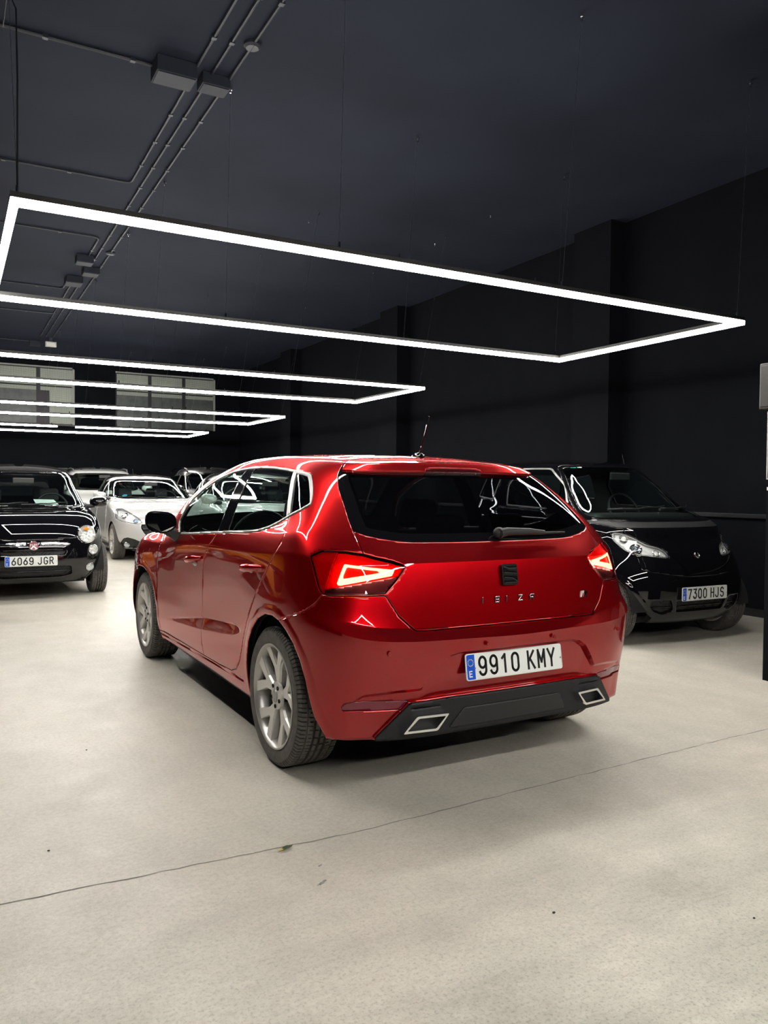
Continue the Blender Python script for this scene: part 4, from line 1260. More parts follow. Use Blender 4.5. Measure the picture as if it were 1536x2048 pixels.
    sw = MB(); P = [(-.36 + .185 * math.cos(a), 1.50 - .185 * math.sin(a) * .42, .93 + .185 * math.sin(a) * .90) for a in [2 * math.pi * i / 24 for i in range(25)]]
    sw.tube(P, .014, 8, cap=False); sw.tube([P[0], P[12]], .014, 6); sw.tube([(-.36, 1.5, .93), P[18]], .014, 6)
    sw.build('steering_wheel', M['black_plastic'], car, smooth=50)
    MB().box((-.60, -.42, .94), (.60, .02, .965)).build('parcel_shelf', M['fabric'], car, bevel=.008)
    MB().box((-.13, 1.56, 1.24), (.11, 1.58, 1.30)).tube([(0, 1.58, 1.28), (0, 1.66, 1.335)], .008, 6).build('rear_view_mirror', M['black_plastic'], car, bevel=.005)
    return car


ibiza = build_hatch()
# ------------------------------------------------------------------ the parked cars: horizontal-slice body surfaces (front at -y, origin under the front axle)
TT = [0, .30, .58, .80, .97, 1.12, 1.32, math.pi / 2, math.pi / 2, 1.80, 2.02, 2.22, 2.42, 2.64, 2.88, math.pi]


def slice_rows(tab, ring):
    """tab rows: z, half width, y front, y rear, squareness front, squareness rear, dz at the side"""
    rows = []
    for z, w, yf, yr, nf, nr, dz in tab:
        b = min(.85, (yr - yf) * .45); r = []
        for i, t in enumerate(TT):
            s, c = abs(math.sin(t)), math.cos(t)
            front = i < 8
            n = nf if front else nr
            x = w * s ** (2 / n) if s > 1e-6 else 0
            y = (yf + b) - b * max(c, 0) ** (2 / n) if front else (yr - b) + b * max(-c, 0) ** (2 / n)
            r.append((x, y, z + dz * s ** 4))
        rows.append(r)
    y0, y1, z0, z1 = ring
    n = len(TT)
    rows.append([(0, y0 + (y1 - y0) * i / (n - 1), z0 + (z1 - z0) * i / (n - 1) + .012 * math.sin(math.pi * i / (n - 1))) for i in range(n)])
    return rows


SPEC_500 = dict(tab=[
    (0.19, 0.74, -0.5, 2.72, 2.6, 3, 0), (0.3, 0.795, -0.595, 2.84, 2.6, 3, 0), (0.42, 0.812, -0.635, 2.87, 2.6, 3, 0), (0.55, 0.815, -0.625, 2.87, 2.6, 3, 0), (0.66, 0.812, -0.6, 2.86, 2.6, 3, 0),
    (0.76, 0.803, -0.555, 2.83, 2.6, 3, 0), (0.84, 0.79, -0.475, 2.8, 2.6, 3, 0), (0.9, 0.775, -0.35, 2.77, 2.6, 3, 0), (0.95, 0.76, -0.14, 2.73, 2.6, 3, 0), (0.985, 0.748, 0.12, 2.68, 2.8, 3, 0),
    (1.015, 0.735, 0.26, 2.64, 2.8, 3, 0), (1.14, 0.695, 0.46, 2.55, 2.8, 3, 0), (1.27, 0.65, 0.68, 2.42, 2.8, 3, 0), (1.375, 0.61, 0.87, 2.26, 2.8, 3, 0), (1.43, 0.56, 0.99, 2.08, 2.8, 3, 0), (1.47, 0.43, 1.14, 1.85, 2.8, 2.8, 0)],
    ring=(1.28, 1.65, 1.49, 1.488), pos=(.77, 9.85), wb=2.30, tw=.735, tr=.290, tyw=.185, cowl=1.0, roofz=1.40)
SPEC_208 = dict(tab=[
    (0.2, 0.76, -0.66, 3.02, 2.75, 3, 0), (0.32, 0.845, -0.775, 3.11, 2.75, 3, 0), (0.45, 0.865, -0.8, 3.14, 2.75, 3.2, 0), (0.58, 0.868, -0.785, 3.14, 2.75, 3.2, 0), (0.68, 0.868, -0.75, 3.12, 2.75, 3.2, 0),
    (0.77, 0.862, -0.67, 3.09, 2.75, 3.2, 0), (0.85, 0.855, -0.5, 3.06, 2.75, 3.2, 0), (0.91, 0.845, -0.26, 3.03, 2.75, 3.2, 0), (0.96, 0.83, 0.02, 2.99, 2.75, 3.2, 0), (1, 0.815, 0.28, 2.95, 2.9, 3.2, 0),
    (1.04, 0.8, 0.42, 2.9, 2.9, 3.2, 0), (1.16, 0.745, 0.72, 2.79, 2.9, 3.2, 0), (1.28, 0.69, 1.02, 2.65, 2.9, 3.2, 0), (1.37, 0.63, 1.28, 2.49, 2.9, 3.2, 0), (1.415, 0.57, 1.46, 2.27, 2.9, 3, 0), (1.445, 0.42, 1.65, 2.07, 2.9, 3, 0)],
    ring=(1.85, 2.1, 1.462, 1.455), pos=(3.27, 14.08), wb=2.50, tw=.77, tr=.308, tyw=.195, cowl=1.015, roofz=1.39)
SPEC_SUV = dict(tab=[
    (0.24, 0.7956, -0.72, 2.8, 2.8, 3.4, 0), (0.38, 0.8874, -0.83, 2.92, 2.8, 3.4, 0), (0.52, 0.9078, -0.86, 2.95, 2.8, 3.4, 0), (0.68, 0.9129, -0.84, 2.95, 2.8, 3.4, 0), (0.8, 0.90984, -0.8, 2.93, 2.8, 3.4, 0),
    (0.9, 0.9027, -0.7, 2.92, 2.8, 3.4, 0), (0.98, 0.8925, -0.48, 2.9, 2.8, 3.4, 0), (1.04, 0.8772, -0.2, 2.88, 2.8, 3.4, 0), (1.09, 0.8619, 0.08, 2.86, 2.8, 3.4, 0), (1.1526, 0.8466, 0.3, 2.84, 3, 3.4, 0),
    (1.1934, 0.8262, 0.42, 2.8, 3, 3.4, 0), (1.326, 0.7803, 0.68, 2.72, 3, 3.4, 0), (1.4688, 0.7242, 0.96, 2.6, 3, 3.4, 0), (1.5708, 0.6732, 1.18, 2.45, 3, 3.4, 0), (1.6218, 0.6018, 1.36, 2.3, 3, 3.2, 0), (1.6524, 0.4284, 1.6, 2.1, 3, 3, 0)],
    ring=(1.75, 2.0, 1.668, 1.665), pos=(3.10, 18.12), wb=2.35, tw=.78, tr=.33, tyw=.215, cowl=1.145, roofz=1.565)
SPEC_SMART = dict(tab=[
    (0.18, 0.69, -0.33, 2.2, 3.2, 3, 0), (0.3, 0.80, -0.405, 2.26, 3.2, 3, 0), (0.42, 0.825, -0.425, 2.28, 3.2, 3, 0), (0.55, 0.815, -0.415, 2.28, 3.2, 3, 0), (0.66, 0.795, -0.385, 2.27, 3.2, 3, 0),
    (0.76, 0.765, -0.335, 2.26, 3.2, 3, 0), (0.85, 0.758, -0.26, 2.25, 3.2, 3, 0), (0.93, 0.76, -0.22, 2.24, 3.2, 3, 0), (0.995, 0.75, -0.13, 2.23, 3.2, 3, 0), (1.04, 0.735, -0.035, 2.22, 2.9, 3, 0),
    (1.08, 0.72, 0.05, 2.21, 2.9, 3, 0), (1.2, 0.68, 0.235, 2.18, 2.9, 3, 0), (1.33, 0.63, 0.415, 2.12, 2.9, 3, 0), (1.43, 0.58, 0.555, 2.05, 2.9, 3, 0), (1.49, 0.53, 0.68, 1.95, 2.9, 3, 0), (1.525, 0.4, 0.86, 1.8, 2.9, 2.8, 0)],
    ring=(1.2, 1.6, 1.548, 1.545), pos=(5.38, 4.75), rz=-.025, wb=1.867, tw=.645, tr=.283, tyw=.155, cowl=1.06, roofz=1.465)
def surf_pt(shell, x, z, front=True):
    A = shell.base[0]; m = (A[:, 1] < 1.2) & (A[:, 4] < len(TT) * 2)
    B = A[m]; d = (B[:, 0] - abs(x)) ** 2 + (B[:, 2] - z) ** 2
    k = np.argmin(d); p = B[k].copy()
    if x < 0: p[0] *= -1; p[5] *= -1
    return Vector(p[:3]), Vector(p[5:8]).normalized()


def oriented(mb, p, n, fn):
    """run fn(mb2) in a frame whose -y axis points along n, then move it to p"""
    m2 = MB(); fn(m2)
    y = -n; z = Vector((0, 0, 1)); x = y.cross(z).normalized(); z = x.cross(y)
    R = Matrix((x, y, z)).transposed()
    mb.add([tuple(R @ Vector(v) + p) for v in m2.V], m2.F)
    return mb


lamp_white = mat('lamp_reflector', (.92, .92, .90), .25, .3)  # near-white colour replaces mirror metal, so the bowl's brightness is painted in
amber = mat('amber_bulb', (.8, .28, .02), .25)
painted_glow = mat('painted_glow_core', (.95, .96, .93), .25, .1)  # opaque white stands in for bright reflections inside the lamp, nothing emits
sticker_blue = mat('blue_round_sticker', (.02, .35, .60), .4)
sticker_green = mat('green_sticker', (.02, .45, .38), .4)
paper = mat('white_paper', (.75, .82, .82), .6)


def round_lamp(parent, shell, x, z, r, name, amb=False, rise=.02):
    p, n = surf_pt(shell, x, z)
    n = (n * .5 + Vector((0, -1, .04))).normalized(); p = p + n * .012
    lp = empty(name); lp.parent = parent
    oriented(MB(), p, n, lambda m: m.lathe([(.010, r * 1.10), (-.006, r * 1.08), (-.012, r * .98), (-.004, r * .93)], 36, 'y')).build('chrome_ring', M['chrome'], lp, smooth=40)
    oriented(MB(), p, n, lambda m: m.lathe([(-.004, r * .93), (.016, r * .8), (.026, r * .5), (.028, .001)], 36, 'y')).build('lamp_bowl', lamp_white, lp, smooth=30)
    random.seed(int(r * 1e4))
    def facets(m):
        for i in range(14):
            a = i * 2.4; q = r * .80 * math.sqrt((i + .5) / 14)
            m.box((q * math.cos(a) - r * .10, -.002, q * math.sin(a) - r * .09), (q * math.cos(a) + r * .10, .012, q * math.sin(a) + r * .09), Matrix.Rotation(.3 * random.uniform(-1, 1), 3, 'X') @ Matrix.Rotation(.3 * random.uniform(-1, 1), 3, 'Z'))
    oriented(MB(), p, n, facets).build('reflector_facets', painted_glow, lp)
    if amb: oriented(MB(), p, n, lambda m: m.sphere((-.005, -.010, r * .55), r * .24, 12, 8, (1.4, .5, .8))).build('amber_bulb', amber, lp, smooth=60)
    oriented(MB(), p, n, lambda m: m.lathe([(-.008, r * .96), (-.010 - rise * .5, r * .75), (-.010 - rise, r * .35), (-.011 - rise * 1.05, .001)], 36, 'y')).build('lamp_lens', M['glass_lens'], lp, smooth=60)
    return lp


def generic_car(objname, label, sp, paint, o):
    car = empty(objname, sp['pos'] + (0,), sp.get('rz', 0.0), label, 'car')
    rows = slice_rows(sp['tab'], sp['ring']); K = len(rows); J = len(rows[0])
    nv = [8] * (K - 1); nu = [16, 16, 14, 12, 12, 12, 12, 30, 12, 8, 8, 8, 8, 8, 8]
    s = Shell(rows, np.zeros((K, J)), nu, nv)
    Rt = sp['tr'] + o.get('archgap', .045)
    wy = (0, sp['wb'])
    side = lambda A: A[:, 3] > 2.2
    def f_arch(A):
        d = np.minimum(np.hypot(A[:, 1] - wy[0], A[:, 2] - sp['tr']), np.hypot(A[:, 1] - wy[1], A[:, 2] - sp['tr'])) - Rt
        return np.where(A[:, 0] > .45, d, .5)
    s.imprint(lambda A: f_arch(A) - .035)
    s.move(lambda A: A[:, 5:8] * (smoothstep(.035, .02, f_arch(A)) * .003)[:, None])
    s.cut(f_arch)
    fr = lambda A: A[:, 1] < sp['wb'] * .62
    # windscreen
    f_ws = poly(o['ws'], 'xz', lambda A: fr(A) & (A[:, 2] > sp['cowl'] - .12))
    ws = s.cut(f_ws, .002)
    wsi, wsb = part(ws, lambda A: f_ws(A) + o.get('wsb', .03))
    put('windscreen', wsi, M['glass'], car, 'B', 0)
    put('windscreen_border', wsb, M['piano'], car, 'B', .003)
    # side windows
    wins = []
    for k, w in enumerate(o['win']):
        f = poly(fillet(w, .03), 'yz', lambda A: (A[:, 3] > 2.2) & (A[:, 2] > .9))
        wins.append(f); g = s.cut(f, .001)
        gi, gb = part(g, lambda A: f(A) + .012)
        for sd in 'LR':
            put('side_window', gi, M['glass_dark'] if o.get('darkwin') else M['glass'], car, sd, 0, -.002)
            put('window_seal', gb, o.get('seal', M['black_plastic']), car, sd, .003)
    rw = poly(fillet(o['rw'], .03), 'xz', lambda A: A[:, 1] > sp['wb'] * .8)
    put('rear_window', s.cut(rw, .002), M['glass'], car, 'B', 0)
    # front polygons: lamps, grilles, lines
    for name, pts, kind in o.get('front', []):
        f = poly(pts, 'xz', lambda A: A[:, 1] < .6)
        pc = s.cut(f, .0015)
        if kind == 'lamp':
            for sd in 'LR':
                lp = empty(name); lp.parent = car
                put('lamp_housing', pc, o.get('lamp_m', lamp_white), lp, sd, .003, -.022)
                inner, rim_ = part(pc, lambda A: f(A) + .012)
                put('lamp_rim', rim_, M['satin'], lp, sd, .003, -.006)
                put('lamp_lens', pc, M['glass_lens'], lp, sd, 0, .001)
                sg = -1 if sd == 'L' else 1
                for (bx, bz, br, bm) in o.get('bulbs', []):
                    p, n = surf_pt(s, sg * bx, bz)
                    oriented(MB(), p - n * .012, n, lambda m: m.lathe([(-.004, br), (-.008, br * .9), (0, br * .72), (0, .001)], 28, 'y')).build('bulb_ring', M['chrome'], lp, smooth=40)
                    oriented(MB(), p - n * .010, n, lambda m: m.sphere((0, .002, 0), br * .66, 16, 10, (1, .5, 1))).build('bulb_lens', bm, lp, smooth=60)
        elif kind == 'grille':
            both = min(q[0] for q in pts) < 0
            for sd in (['B'] if both else ['L', 'R']):
                put(name, pc, M['black_plastic'], car, sd, .003, -.022)
                # mesh bars following the surface
                A, F = pc
                if o.get('hex'):
                    for pitch, ang in ((.022, .6), (.022, -.6), (.018, 0)):
                        def fb(A, p=pitch, a=ang):
                            t = A[:, 0] * math.sin(a) + A[:, 2] * math.cos(a)
                            return np.abs((t / p) % 1 - .5) * p - .0022
                        bars, _ = part((A, F), fb)
                        put(name + '_mesh', bars, M['piano'], car, sd, .003, -.012)
        elif kind == 'bar': put(name, pc, o.get('bar_m', M['chrome']), car, 'B' if min(q[0] for q in pts) < 0 else 'L', .006, .004) if min(q[0] for q in pts) < 0 else [put(name, pc, o.get('bar_m', M['chrome']), car, sd, .006, .004) for sd in 'LR']
        elif kind == 'black':
            for sd in (['B'] if min(q[0] for q in pts) < 0 else ['L', 'R']): put(name, pc, M['piano'], car, sd, .003, -.008)
        elif kind == 'grey': put(name, pc, M['grey_plastic'], car, 'B', .004, .001)
    # doors
    for d in o.get('doors', []):
        pc = s.cut(poly(fillet(d, .05), 'yz', side), .004)
        for sd in 'LR':
            dd = empty('door'); dd.parent = car
            put('door_panel', pc, paint, dd, sd, .004)
            sg = -1 if sd == 'L' else 1
            ys_ = max(p[0] for p in d) - .17; zz = max(p[1] for p in d) - .16
            A = s.base[0]; k = np.argmin((A[:, 1] - ys_) ** 2 + (A[:, 2] - zz) ** 2 + (A[:, 0] < .5) * 9); xx = A[k, 0]
            MB().tube([(sg * (xx + .005), ys_ - .09, zz), (sg * (xx + .03), ys_ - .06, zz), (sg * (xx + .03), ys_ + .06, zz), (sg * (xx + .005), ys_ + .09, zz)], .012, 8).build('door_handle', o.get('handle', paint), dd, smooth=50)
    for lp in o.get('round', []):
        s.cut(lambda A: np.where(A[:, 1] < .3, np.hypot(A[:, 0] - lp[0], A[:, 2] - lp[1]) - lp[2] * .98, .5))
    if o.get('bonnet'):
        zb = o['bonnet']
        bn = s.cut(lambda A: np.where(A[:, 1] < .7, np.maximum(np.maximum(zb[0] - A[:, 2] + zb[2] * A[:, 0] ** 2, A[:, 2] - zb[1]), A[:, 0] - zb[3]), .5), .003)
        put('bonnet', bn, paint, car, 'B', .004)
    if o.get('roof_m'):
        rf = s.cut(lambda A: np.where(A[:, 4] > K - 3.2, np.maximum((K - 2.9 - A[:, 4]) * .05, .2 - 10), .5))
        put('roof_panel', rf, o['roof_m'], car, 'B', .004, .004)
    put('body_shell', s.rest(), paint, car, 'B', .004)
    # liner
    A, F = s.base; A = A.copy(); A[:, :3] -= A[:, 5:8] * .035
    keep = (A, F)
    for f in wins + [f_ws, rw]: _, keep = part(keep, lambda A, f=f: f(A) + .01)
    _, keep = part(keep, lambda A: f_arch(A) + .01)
    put('inner_liner', keep, o.get('liner', M['dark']), car, 'B', 0)
    W = sp['tab'][1][1]; yf = sp['tab'][0][2]; yr = sp['tab'][0][3]
    MB().box((-W + .24, yf + .15, .17), (W - .24, yr - .15, .22)).box((-W + .06, Rt + .05, .17), (W - .06, sp['wb'] - Rt - .05, .22)).build('underbody', M['dark'], car)
    for sg in (-1, 1):
        for yc in wy:
            V = []; F = []; n = 20
            for i in range(n + 1):
                t = math.pi * i / n
                for x in (sp['tw'] + .035, sp['tw'] - .15): V.append((sg * x, yc + math.cos(t) * (Rt + .01), sp['tr'] + math.sin(t) * (Rt + .01)))
                if i: F.append((2 * i - 2, 2 * i - 1, 2 * i + 1, 2 * i))
            F.append(tuple(2 * i + 1 for i in range(n + 1)))
            link_mesh('wheel_housing', V, F, M['dark'], car)
    # wheels
    w = make_wheel(o.get('wheel', 'nine'), sp['tr'], sp['tyw'], o.get('rim', .2), o.get('alloy', M['alloy']))
    for i, (sg, y) in enumerate(((-1, 0), (1, 0), (-1, sp['wb']), (1, sp['wb']))):
        q = w if i == 0 else copy_tree(w)
        q.parent = car; q.location = (sg * sp['tw'], y, sp['tr']); q.rotation_euler = (.3 + i, 0, (0 if sg < 0 else math.pi) + (o.get('steer', 0) if y == 0 else 0))
    # mirrors
    mx, my, mz, ms = o['mirror']
    for sg in o.get('mirror_sides', (-1, 1)):
        mr = empty('door_mirror'); mr.parent = car
        V = []; F = []; n, m_ = 20, 9
        for j in range(m_):
            t = j / (m_ - 1); yy = my + .02 - .13 * ms * t; sc = math.cos(t * 1.5) ** .5
            for k in range(n):
                a = 2 * math.pi * k / n; ca, sa = math.cos(a), math.sin(a)
                V.append((sg * (mx + .105 * ms * math.copysign(abs(ca) ** .7, ca) * sc), yy, mz + .068 * ms * math.copysign(abs(sa) ** .75, sa) * sc * (1 + .12 * ca)))
        for j in range(m_ - 1):
            for k in range(n): F.append((j * n + k, j * n + (k + 1) % n, (j + 1) * n + (k + 1) % n, (j + 1) * n + k))
        F.append(tuple((m_ - 1) * n + k for k in range(n)))
        link_mesh('mirror_shell', V, F, o.get('mirror_m', paint), mr, 45)
        link_mesh('mirror_glass', [((v[0] - sg * mx) * .92 + sg * mx, v[1] + .001, (v[2] - mz) * .9 + mz) for v in V[:n]], [tuple(range(n))], M['chrome'], mr)
        MB().tube([(sg * (mx - .17), my + .01, mz - .06), (sg * (mx - .05), my - .02, mz - .045)], [.03, .022], 10).build('mirror_foot', M['black_plastic'], mr, smooth=40)
    # interior
    cz = sp['cowl']; sy = o.get('seat_y', 1.15)
    def seat(x, y, w, heads):
        st = empty('seat'); st.parent = car
        R0 = Matrix.Rotation(math.radians(-18), 3, 'X')
        MB().box((x - w, y - .48, .35), (x + w, y + .02, .50)).build('seat_cushion', M['fabric'], st, bevel=.04)
        MB().box((-w, -.05, 0), (w, .07, .58), R0, (x, y, .46)).build('seat_back', M['fabric'], st, bevel=.05, seg=3)
        for hx in heads:
            MB().box((-.12, -.04, .62), (.12, .05, .80), R0, (hx, y, .46)).build('headrest', o.get('head_m', M['fabric']), st, bevel=.04, seg=3)
            for dx in (-.05, .05): MB().tube([R0 @ Vector((dx, 0, .56)) + Vector((hx, y, .46)), R0 @ Vector((dx, 0, .66)) + Vector((hx, y, .46))], .006, 6).build('headrest_post', M['chrome'], st)
    seat(-.34, sy, .22, (-.34,)); seat(.34, sy, .22, (.34,))
    if o.get('rear_seat', True): seat(0, sy + .75, .55, (-.33, .33))
    yd = sp['tab'][10][2]
    MB().box((-.60, yd + .12, cz - .40), (.60, yd + .52, cz - .01)).build('dashboard', M['grey_plastic'], car, bevel=.05, seg=3)
    sx = o.get('wheel_x', .34)
    P = [(sx + .18 * math.cos(a), yd + .62 + .18 * math.sin(a) * .42, cz + .0 + .18 * math.sin(a) * .88) for a in [2 * math.pi * i / 24 for i in range(25)]]
    MB().tube(P, .013, 8, cap=False).tube([P[0], P[12]], .013, 6).tube([(sx, yd + .62, cz), P[18]], .013, 6).build('steering_wheel', M['black_plastic'], car, smooth=50)
    MB().box((-.12, yd + .47, sp['roofz'] - .12), (.12, yd + .49, sp['roofz'] - .05)).build('rear_view_mirror', M['grey_plastic'], car, bevel=.01)
    # wipers
    for x0, x1 in o.get('wipers', []):
        pts = []
        for i in range(6):
            t = i / 5; x = x0 + (x1 - x0) * t; z = sp['cowl'] + .012 + .03 * t
            p, n = surf_pt(s, x, z); pts.append(p + n * .018)
        MB().tube(pts, [.012, .010, .008, .007, .006, .004], 8).build('wiper', M['black_plastic'], car, smooth=40)
    if o.get('plate'):
        px, pz, txt = o['plate']; p, n = surf_pt(s, 0, pz)
        pl = number_plate(car, txt); pl.location = (px, p.y - .018, pz)
    for lp in o.get('round', []): 
        for sg in (-1, 1): round_lamp(car, s, sg * lp[0], *lp[1:])
    return car, s


# ---- small black city car on the left
black = car_paint('deep_black_paint', (.003, .003, .004), 0, .5, False)
black.node_tree.nodes['Principled BSDF'].inputs['Specular IOR Level'].default_value = 0
c5, s5 = generic_car('black_city_car', 'small glossy black car with round lamps and plate 6069 JGR at the left edge', SPEC_500, black, dict(
    ws=fillet([(-1, .994), (.66, .990), (.715, 1.01), (.60, 1.375), (.53, 1.420), (-1, 1.440)], .04), wsb=.035,
    win=[[(.62, 1.03), (1.55, 1.05), (1.50, 1.33), (1.0, 1.37), (.80, 1.24)], [(1.62, 1.06), (2.25, 1.14), (2.0, 1.30), (1.58, 1.33)]],
    rw=[(-1, 1.10), (.50, 1.10), (.42, 1.36), (-1, 1.38)],
    front=[('upper_grille', fillet([(-1, .497), (.330, .500), (.335, .548), (-1, .560)], .02), 'grille'), ('lower_grille', fillet([(-1, .245), (.31, .250), (.40, .275), (.385, .372), (-1, .378)], .02), 'grille'),
           ('chrome_bar', fillet([(.075, .606), (.075, .636), (.25, .632), (.355, .622), (.36, .600), (.25, .602)], .008), 'bar')],
    hex=True, bar_m=M['chrome'], doors=[[(.62, .34), (1.65, .34), (1.72, .60), (1.68, 1.01), (.60, .99), (.56, .7)]], bonnet=(.665, .965, .12, .66),
    wheel='nine', rim=.195, mirror=(.86, .62, 1.055, 1.0), seat_y=1.05, wipers=[(-.05, .46), (-.5, .02)], plate=(-.025, .443, '6069 JGR'),
    roof_m=mat('black_canvas_roof', (.006, .006, .007), .85, spec=.15), archgap=.03, cup=1,
    round=[(.560, .715, .098, 'headlamp', True, .03), (.628, .528, .055, 'running_lamp', False, .012), (.590, .345, .045, 'fog_lamp', False, .012)]))
p, n = surf_pt(s5, .0, .612)
lg = empty('nose_badge'); lg.parent = c5
oriented(MB(), p, n, lambda m: m.lathe([(.004, .052), (-.012, .052), (-.016, .046), (-.012, .043)], 32, 'y')).build('badge_ring', M['chrome'], lg, smooth=40)
oriented(MB(), p, n, lambda m: m.lathe([(-.012, .043), (-.013, .001)], 32, 'y')).build('badge_disc', mat('badge_red', (.22, .01, .03), .3, coat=1), lg)
g = MB()
x = -.034
for ch in 'FIAT': glyph(g, ch, x + (.0 if ch != 'I' else -.004), -.012, .026, .013, .0035, lambda a, b, d: (a, d, b), -.0145, -.0135); x += .0185
oriented(MB(), p, n, lambda m: m.add(g.V, g.F)).build('badge_lettering', M['white'], lg)
MB().add([(.12, .44, 1.03), (.37, .44, 1.03), (.33, .60, 1.085), (.10, .60, 1.09), (.12, .44, 1.027), (.37, .44, 1.027), (.33, .60, 1.082), (.10, .60, 1.087)], [(0, 1, 2, 3), (7, 6, 5, 4), (0, 4, 5, 1), (1, 5, 6, 2), (2, 6, 7, 3), (3, 7, 4, 0)]).build('paper_sheet', paper, c5)
MB().box((.44, 1.62, 1.475), (.62, 1.95, 1.50)).build('roof_spoiler', M['black_plastic'], c5, bevel=.01)
p, n = surf_pt(s5, .50, 1.385); oriented(MB(), p - n * .006, n, lambda m: m.box((-.035, -.002, -.008), (.035, 0, .008))).build('screen_sticker', paper, c5)

# ---- silver-white hatchback behind it
pearl = car_paint('pearl_white_paint', (.58, .585, .58), .25, .35, True)
def plain_hatch(name, label, pos, paint, plate):
    sp = dict(SPEC_208); sp['pos'] = pos
    return generic_car(name, label, sp, paint, dict(
    ws=fillet([(-1, 1.036), (.60, 1.040), (.70, 1.07), (.62, 1.34), (.52, 1.395), (-1, 1.42)], .04), wsb=.03,
    win=[[(.74, 1.06), (1.55, 1.08), (1.52, 1.37), (1.30, 1.36), (1.02, 1.26)], [(1.62, 1.085), (2.35, 1.13), (2.15, 1.34), (1.60, 1.375)]],
    rw=[(-1, 1.08), (.58, 1.08), (.50, 1.36), (-1, 1.39)],
    front=[('headlamp', fillet([(.490, .650), (.520, .712), (.644, .818), (.725, .882), (.800, .864), (.838, .76), (.840, .71), (.780, .672), (.674, .643), (.558, .624)], .015), 'lamp'),
           ('grille', fillet([(-1, .36), (.36, .36), (.470, .477), (.515, .563), (.508, .622), (-1, .640)], .02), 'grille'),
           ('fog_surround', fillet([(.425, .222), (.452, .30), (.606, .374), (.706, .404), (.760, .382), (.790, .285), (.72, .218)], .02), 'black')],
    hex=True, bulbs=[(.585, .685, .045, mat('blue_lens', (.35, .5, .75), .1)), (.73, .77, .060, painted_glow)],
    doors=[[(.66, .32), (1.58, .32), (1.60, .7), (1.58, 1.06), (.60, 1.03), (.58, .7)], [(1.62, .32), (2.20, .34), (2.42, .72), (2.45, 1.10), (1.62, 1.07)]], bonnet=(.74, 1.02, .16, .70),
    wheel='six', rim=.215, mirror=(.93, .78, 1.09, 1.05), seat_y=1.35, wipers=[(.55, .02), (.0, -.55)], plate=plate, archgap=.04,
    round=[(.698, .292, .048, 'fog_lamp', False, .01)]))


c2, s2 = plain_hatch('pale_silver_hatchback', 'pale silver five-door hatchback facing forward, between the black city car and the red car', SPEC_208['pos'], pearl, (-.02, .475, ' '))
plain_hatch('pale_grey_hatchback', 'pale grey hatchback ahead of the red car, seen only through its side windows', (4.05, 9.88), car_paint('pale_grey_paint', (.55, .57, .56), .2, .35, False), None)
plain_hatch('orange_hatchback', 'orange hatchback left of the black city car, seen only reflected in the red doors', (-1.75, 10.9), car_paint('orange_paint', (.75, .24, .01), .1, .35, False), None)
p, n = surf_pt(s2, -.52, 1.095); oriented(MB(), p - n * .004, n, lambda m: m.lathe([(0, .045), (0, .001)], 20, 'y')).build('screen_sticker', sticker_blue, c2)
p, n = surf_pt(s2, -.50, 1.375); oriented(MB(), p - n * .004, n, lambda m: m.box((-.03, -.002, -.012), (.03, 0, .012))).build('screen_sticker', mat('red_sticker', (.5, .03, .02), .4), c2)
MB().tube([(0, 2.5, 1.44), (0, 2.62, 1.62)], [.004, .002], 6).build('aerial', M['black_plastic'], c2)


def suv(pos, name, label, paint, blk):
    sp = dict(SPEC_SUV); sp['pos'] = pos
    c, s = generic_car(name, label, sp, paint, dict(
        ws=fillet([(-1, 1.168), (.62, 1.172), (.73, 1.20), (.67, 1.48), (.58, 1.56), (-1, 1.585)], .03), wsb=.025,
        win=[[(.75, 1.19), (1.60, 1.21), (1.57, 1.53), (1.25, 1.51), (1.0, 1.38)], [(1.67, 1.21), (2.55, 1.24), (2.50, 1.50), (1.65, 1.53)]],
        rw=[(-1, 1.2), (.62, 1.2), (.55, 1.5), (-1, 1.52)],
        front=[('headlamp', fillet([(.50, .80), (.62, .90), (.76, .93), (.78, .84), (.62, .78)], .015), 'lamp'), ('grille', fillet([(-1, .62), (.36, .62), (.44, .82), (-1, .84)], .02), 'grille'), ('lower_grille', fillet([(-1, .36), (.42, .36), (.48, .50), (-1, .50)], .02), 'grille')],
        bulbs=[(.66, .855, .045, painted_glow)], doors=[[(.66, .36), (1.62, .36), (1.64, 1.18), (.60, 1.15)], [(1.67, .36), (2.25, .38), (2.5, .75), (2.58, 1.2), (1.67, 1.18)]], bonnet=(.86, 1.13, .12, .72),
        wheel='six', rim=.23, mirror=(.95, .82, 1.22, 1.15), seat_y=1.35, wipers=[(.55, .02), (.0, -.55)], archgap=.05, darkwin=True))
    for sg in (-1, 1):
        P = [(sg * .60, 1.40, 1.585), (sg * .61, 1.50, 1.655), (sg * .615, 1.9, 1.685), (sg * .61, 2.6, 1.665), (sg * .60, 2.85, 1.60)]
        MB().tube(P, .017, 8).build('roof_rail', M['satin'] if not blk else M['piano'], c, smooth=50)
    MB().tube([(0, 2.45, 1.635), (0, 2.56, 1.78)], [.004, .002], 6).build('aerial', M['black_plastic'], c)
    return c


suv((3.10, 18.14), 'white_family_car', 'white tall car with roof rails in the back row, left of the dark one', car_paint('white_paint', (.66, .665, .65), .1, .35, False), False)
suv((5.15, 15.8), 'dark_family_car', 'dark tall car with roof rails in the back row, just left of the red roof', car_paint('dark_grey_paint', (.022, .022, .024), .5, .3, False), True)

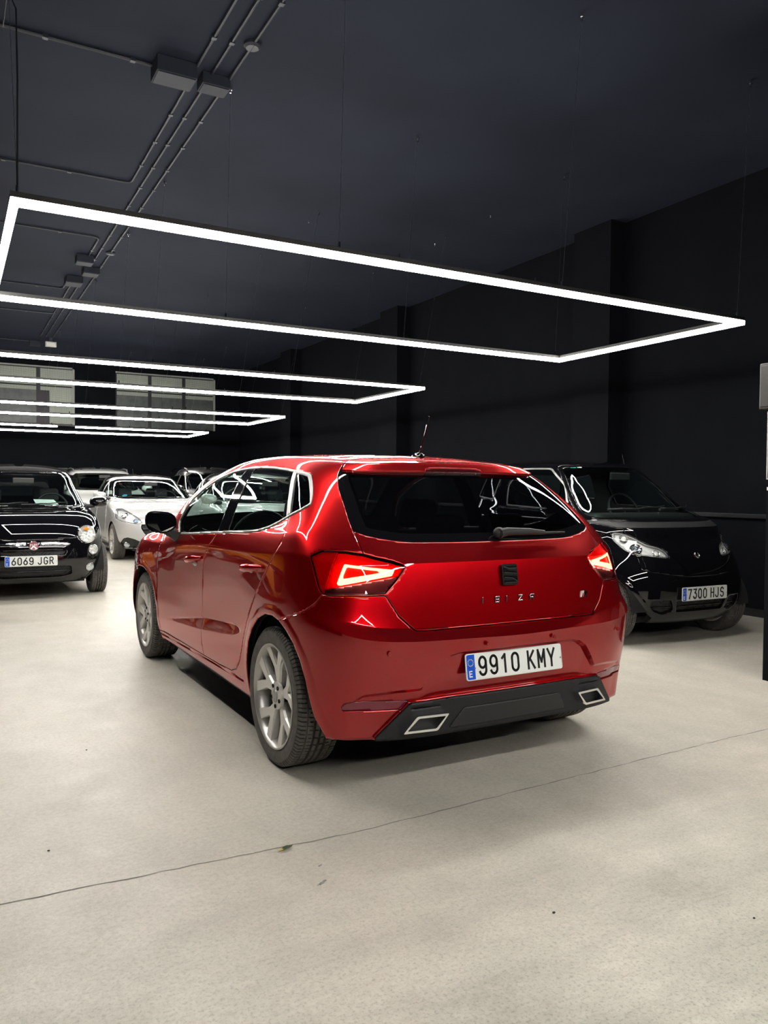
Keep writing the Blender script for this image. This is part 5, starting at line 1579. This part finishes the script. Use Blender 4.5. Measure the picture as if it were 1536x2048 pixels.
# ---- tiny black two-seater on the right
cs, ss = generic_car('black_two_seater', 'tiny glossy black two-seater with plate 7300 HJS by the right wall', SPEC_SMART, black, dict(
    ws=fillet([(-1, 1.002), (.42, 1.003), (.63, 1.004), (.672, 1.03), (.50, 1.455), (.45, 1.480), (-1, 1.503)], .03), wsb=.018,
    win=[[(.44, 1.07), (1.30, 1.10), (1.36, 1.30), (1.25, 1.46), (.86, 1.455), (.62, 1.30)], [(1.55, 1.15), (1.95, 1.18), (1.90, 1.38), (1.52, 1.43)]], seal=M['satin'],
    rw=[(-1, 1.12), (.55, 1.12), (.48, 1.42), (-1, 1.44)],
    front=[('cowl_strip', fillet([(-1, .944), (.14, .944), (.595, .948), (.705, .984), (.690, 1.000), (.62, .995), (.30, .990), (-1, .990)], .008), 'grey'),
           ('headlamp', fillet([(.300, .715), (.310, .758), (.345, .791), (.437, .817), (.494, .856), (.568, .898), (.620, .911), (.639, .896), (.640, .855), (.628, .81), (.609, .764), (.553, .736), (.449, .721), (.343, .710)], .015), 'lamp'),
           ('side_grille', fillet([(.300, .287), (.335, .377), (.498, .375), (.510, .330), (.475, .290), (.39, .257)], .015), 'grille'),
           ('centre_grille', fillet([(-1, .276), (.262, .276), (.285, .366), (-1, .366)], .01), 'grille')],
    hex=True, lamp_m=mat('lamp_bowl', (.88, .88, .85), .3, .25), mirror_sides=(-1,), bulbs=[(.535, .785, .050, mat('dark_projector', (.05, .06, .08), .05, coat=1)), (.40, .752, .032, painted_glow), (.575, .86, .035, painted_glow)],
    doors=[[(.40, .30), (1.30, .30), (1.42, .6), (1.45, 1.08), (.40, 1.05), (.36, .7)]], bonnet=(.555, .94, .20, .56), handle=M['black_plastic'],
    wheel='nine', rim=.195, mirror=(.845, .42, 1.075, .95), seat_y=1.25, rear_seat=False, wipers=[(-.50, .10), (-.02, .50)], plate=(.0, .422, '7300 HJS'), archgap=.035, steer=0.0, wheel_x=.20))
p, n = surf_pt(ss, .0, .728)
q = MB()
def ring(m):
    P = [(.022 * math.cos(a), -.006, .024 * math.sin(a)) for a in [math.radians(125 + 290 * i / 18) for i in range(19)]]
    m.tube(P, .0045, 8)
oriented(q, p, n, ring); q.build('nose_badge', M['chrome'], cs, smooth=50)
p, n = surf_pt(ss, -.40, 1.46)
oriented(MB(), p - n * .004, n, lambda m: m.box((-.025, -.002, -.011), (.025, 0, .011))).build('screen_sticker', sticker_green, cs)
oriented(MB(), p - n * .004, n, lambda m: m.box((.035, -.002, -.009), (.075, 0, .009))).build('screen_sticker', paper, cs)
MB().tube([(.52, 1.0, 1.50), (.53, 1.05, 1.62)], [.004, .002], 6).build('aerial', M['black_plastic'], cs)
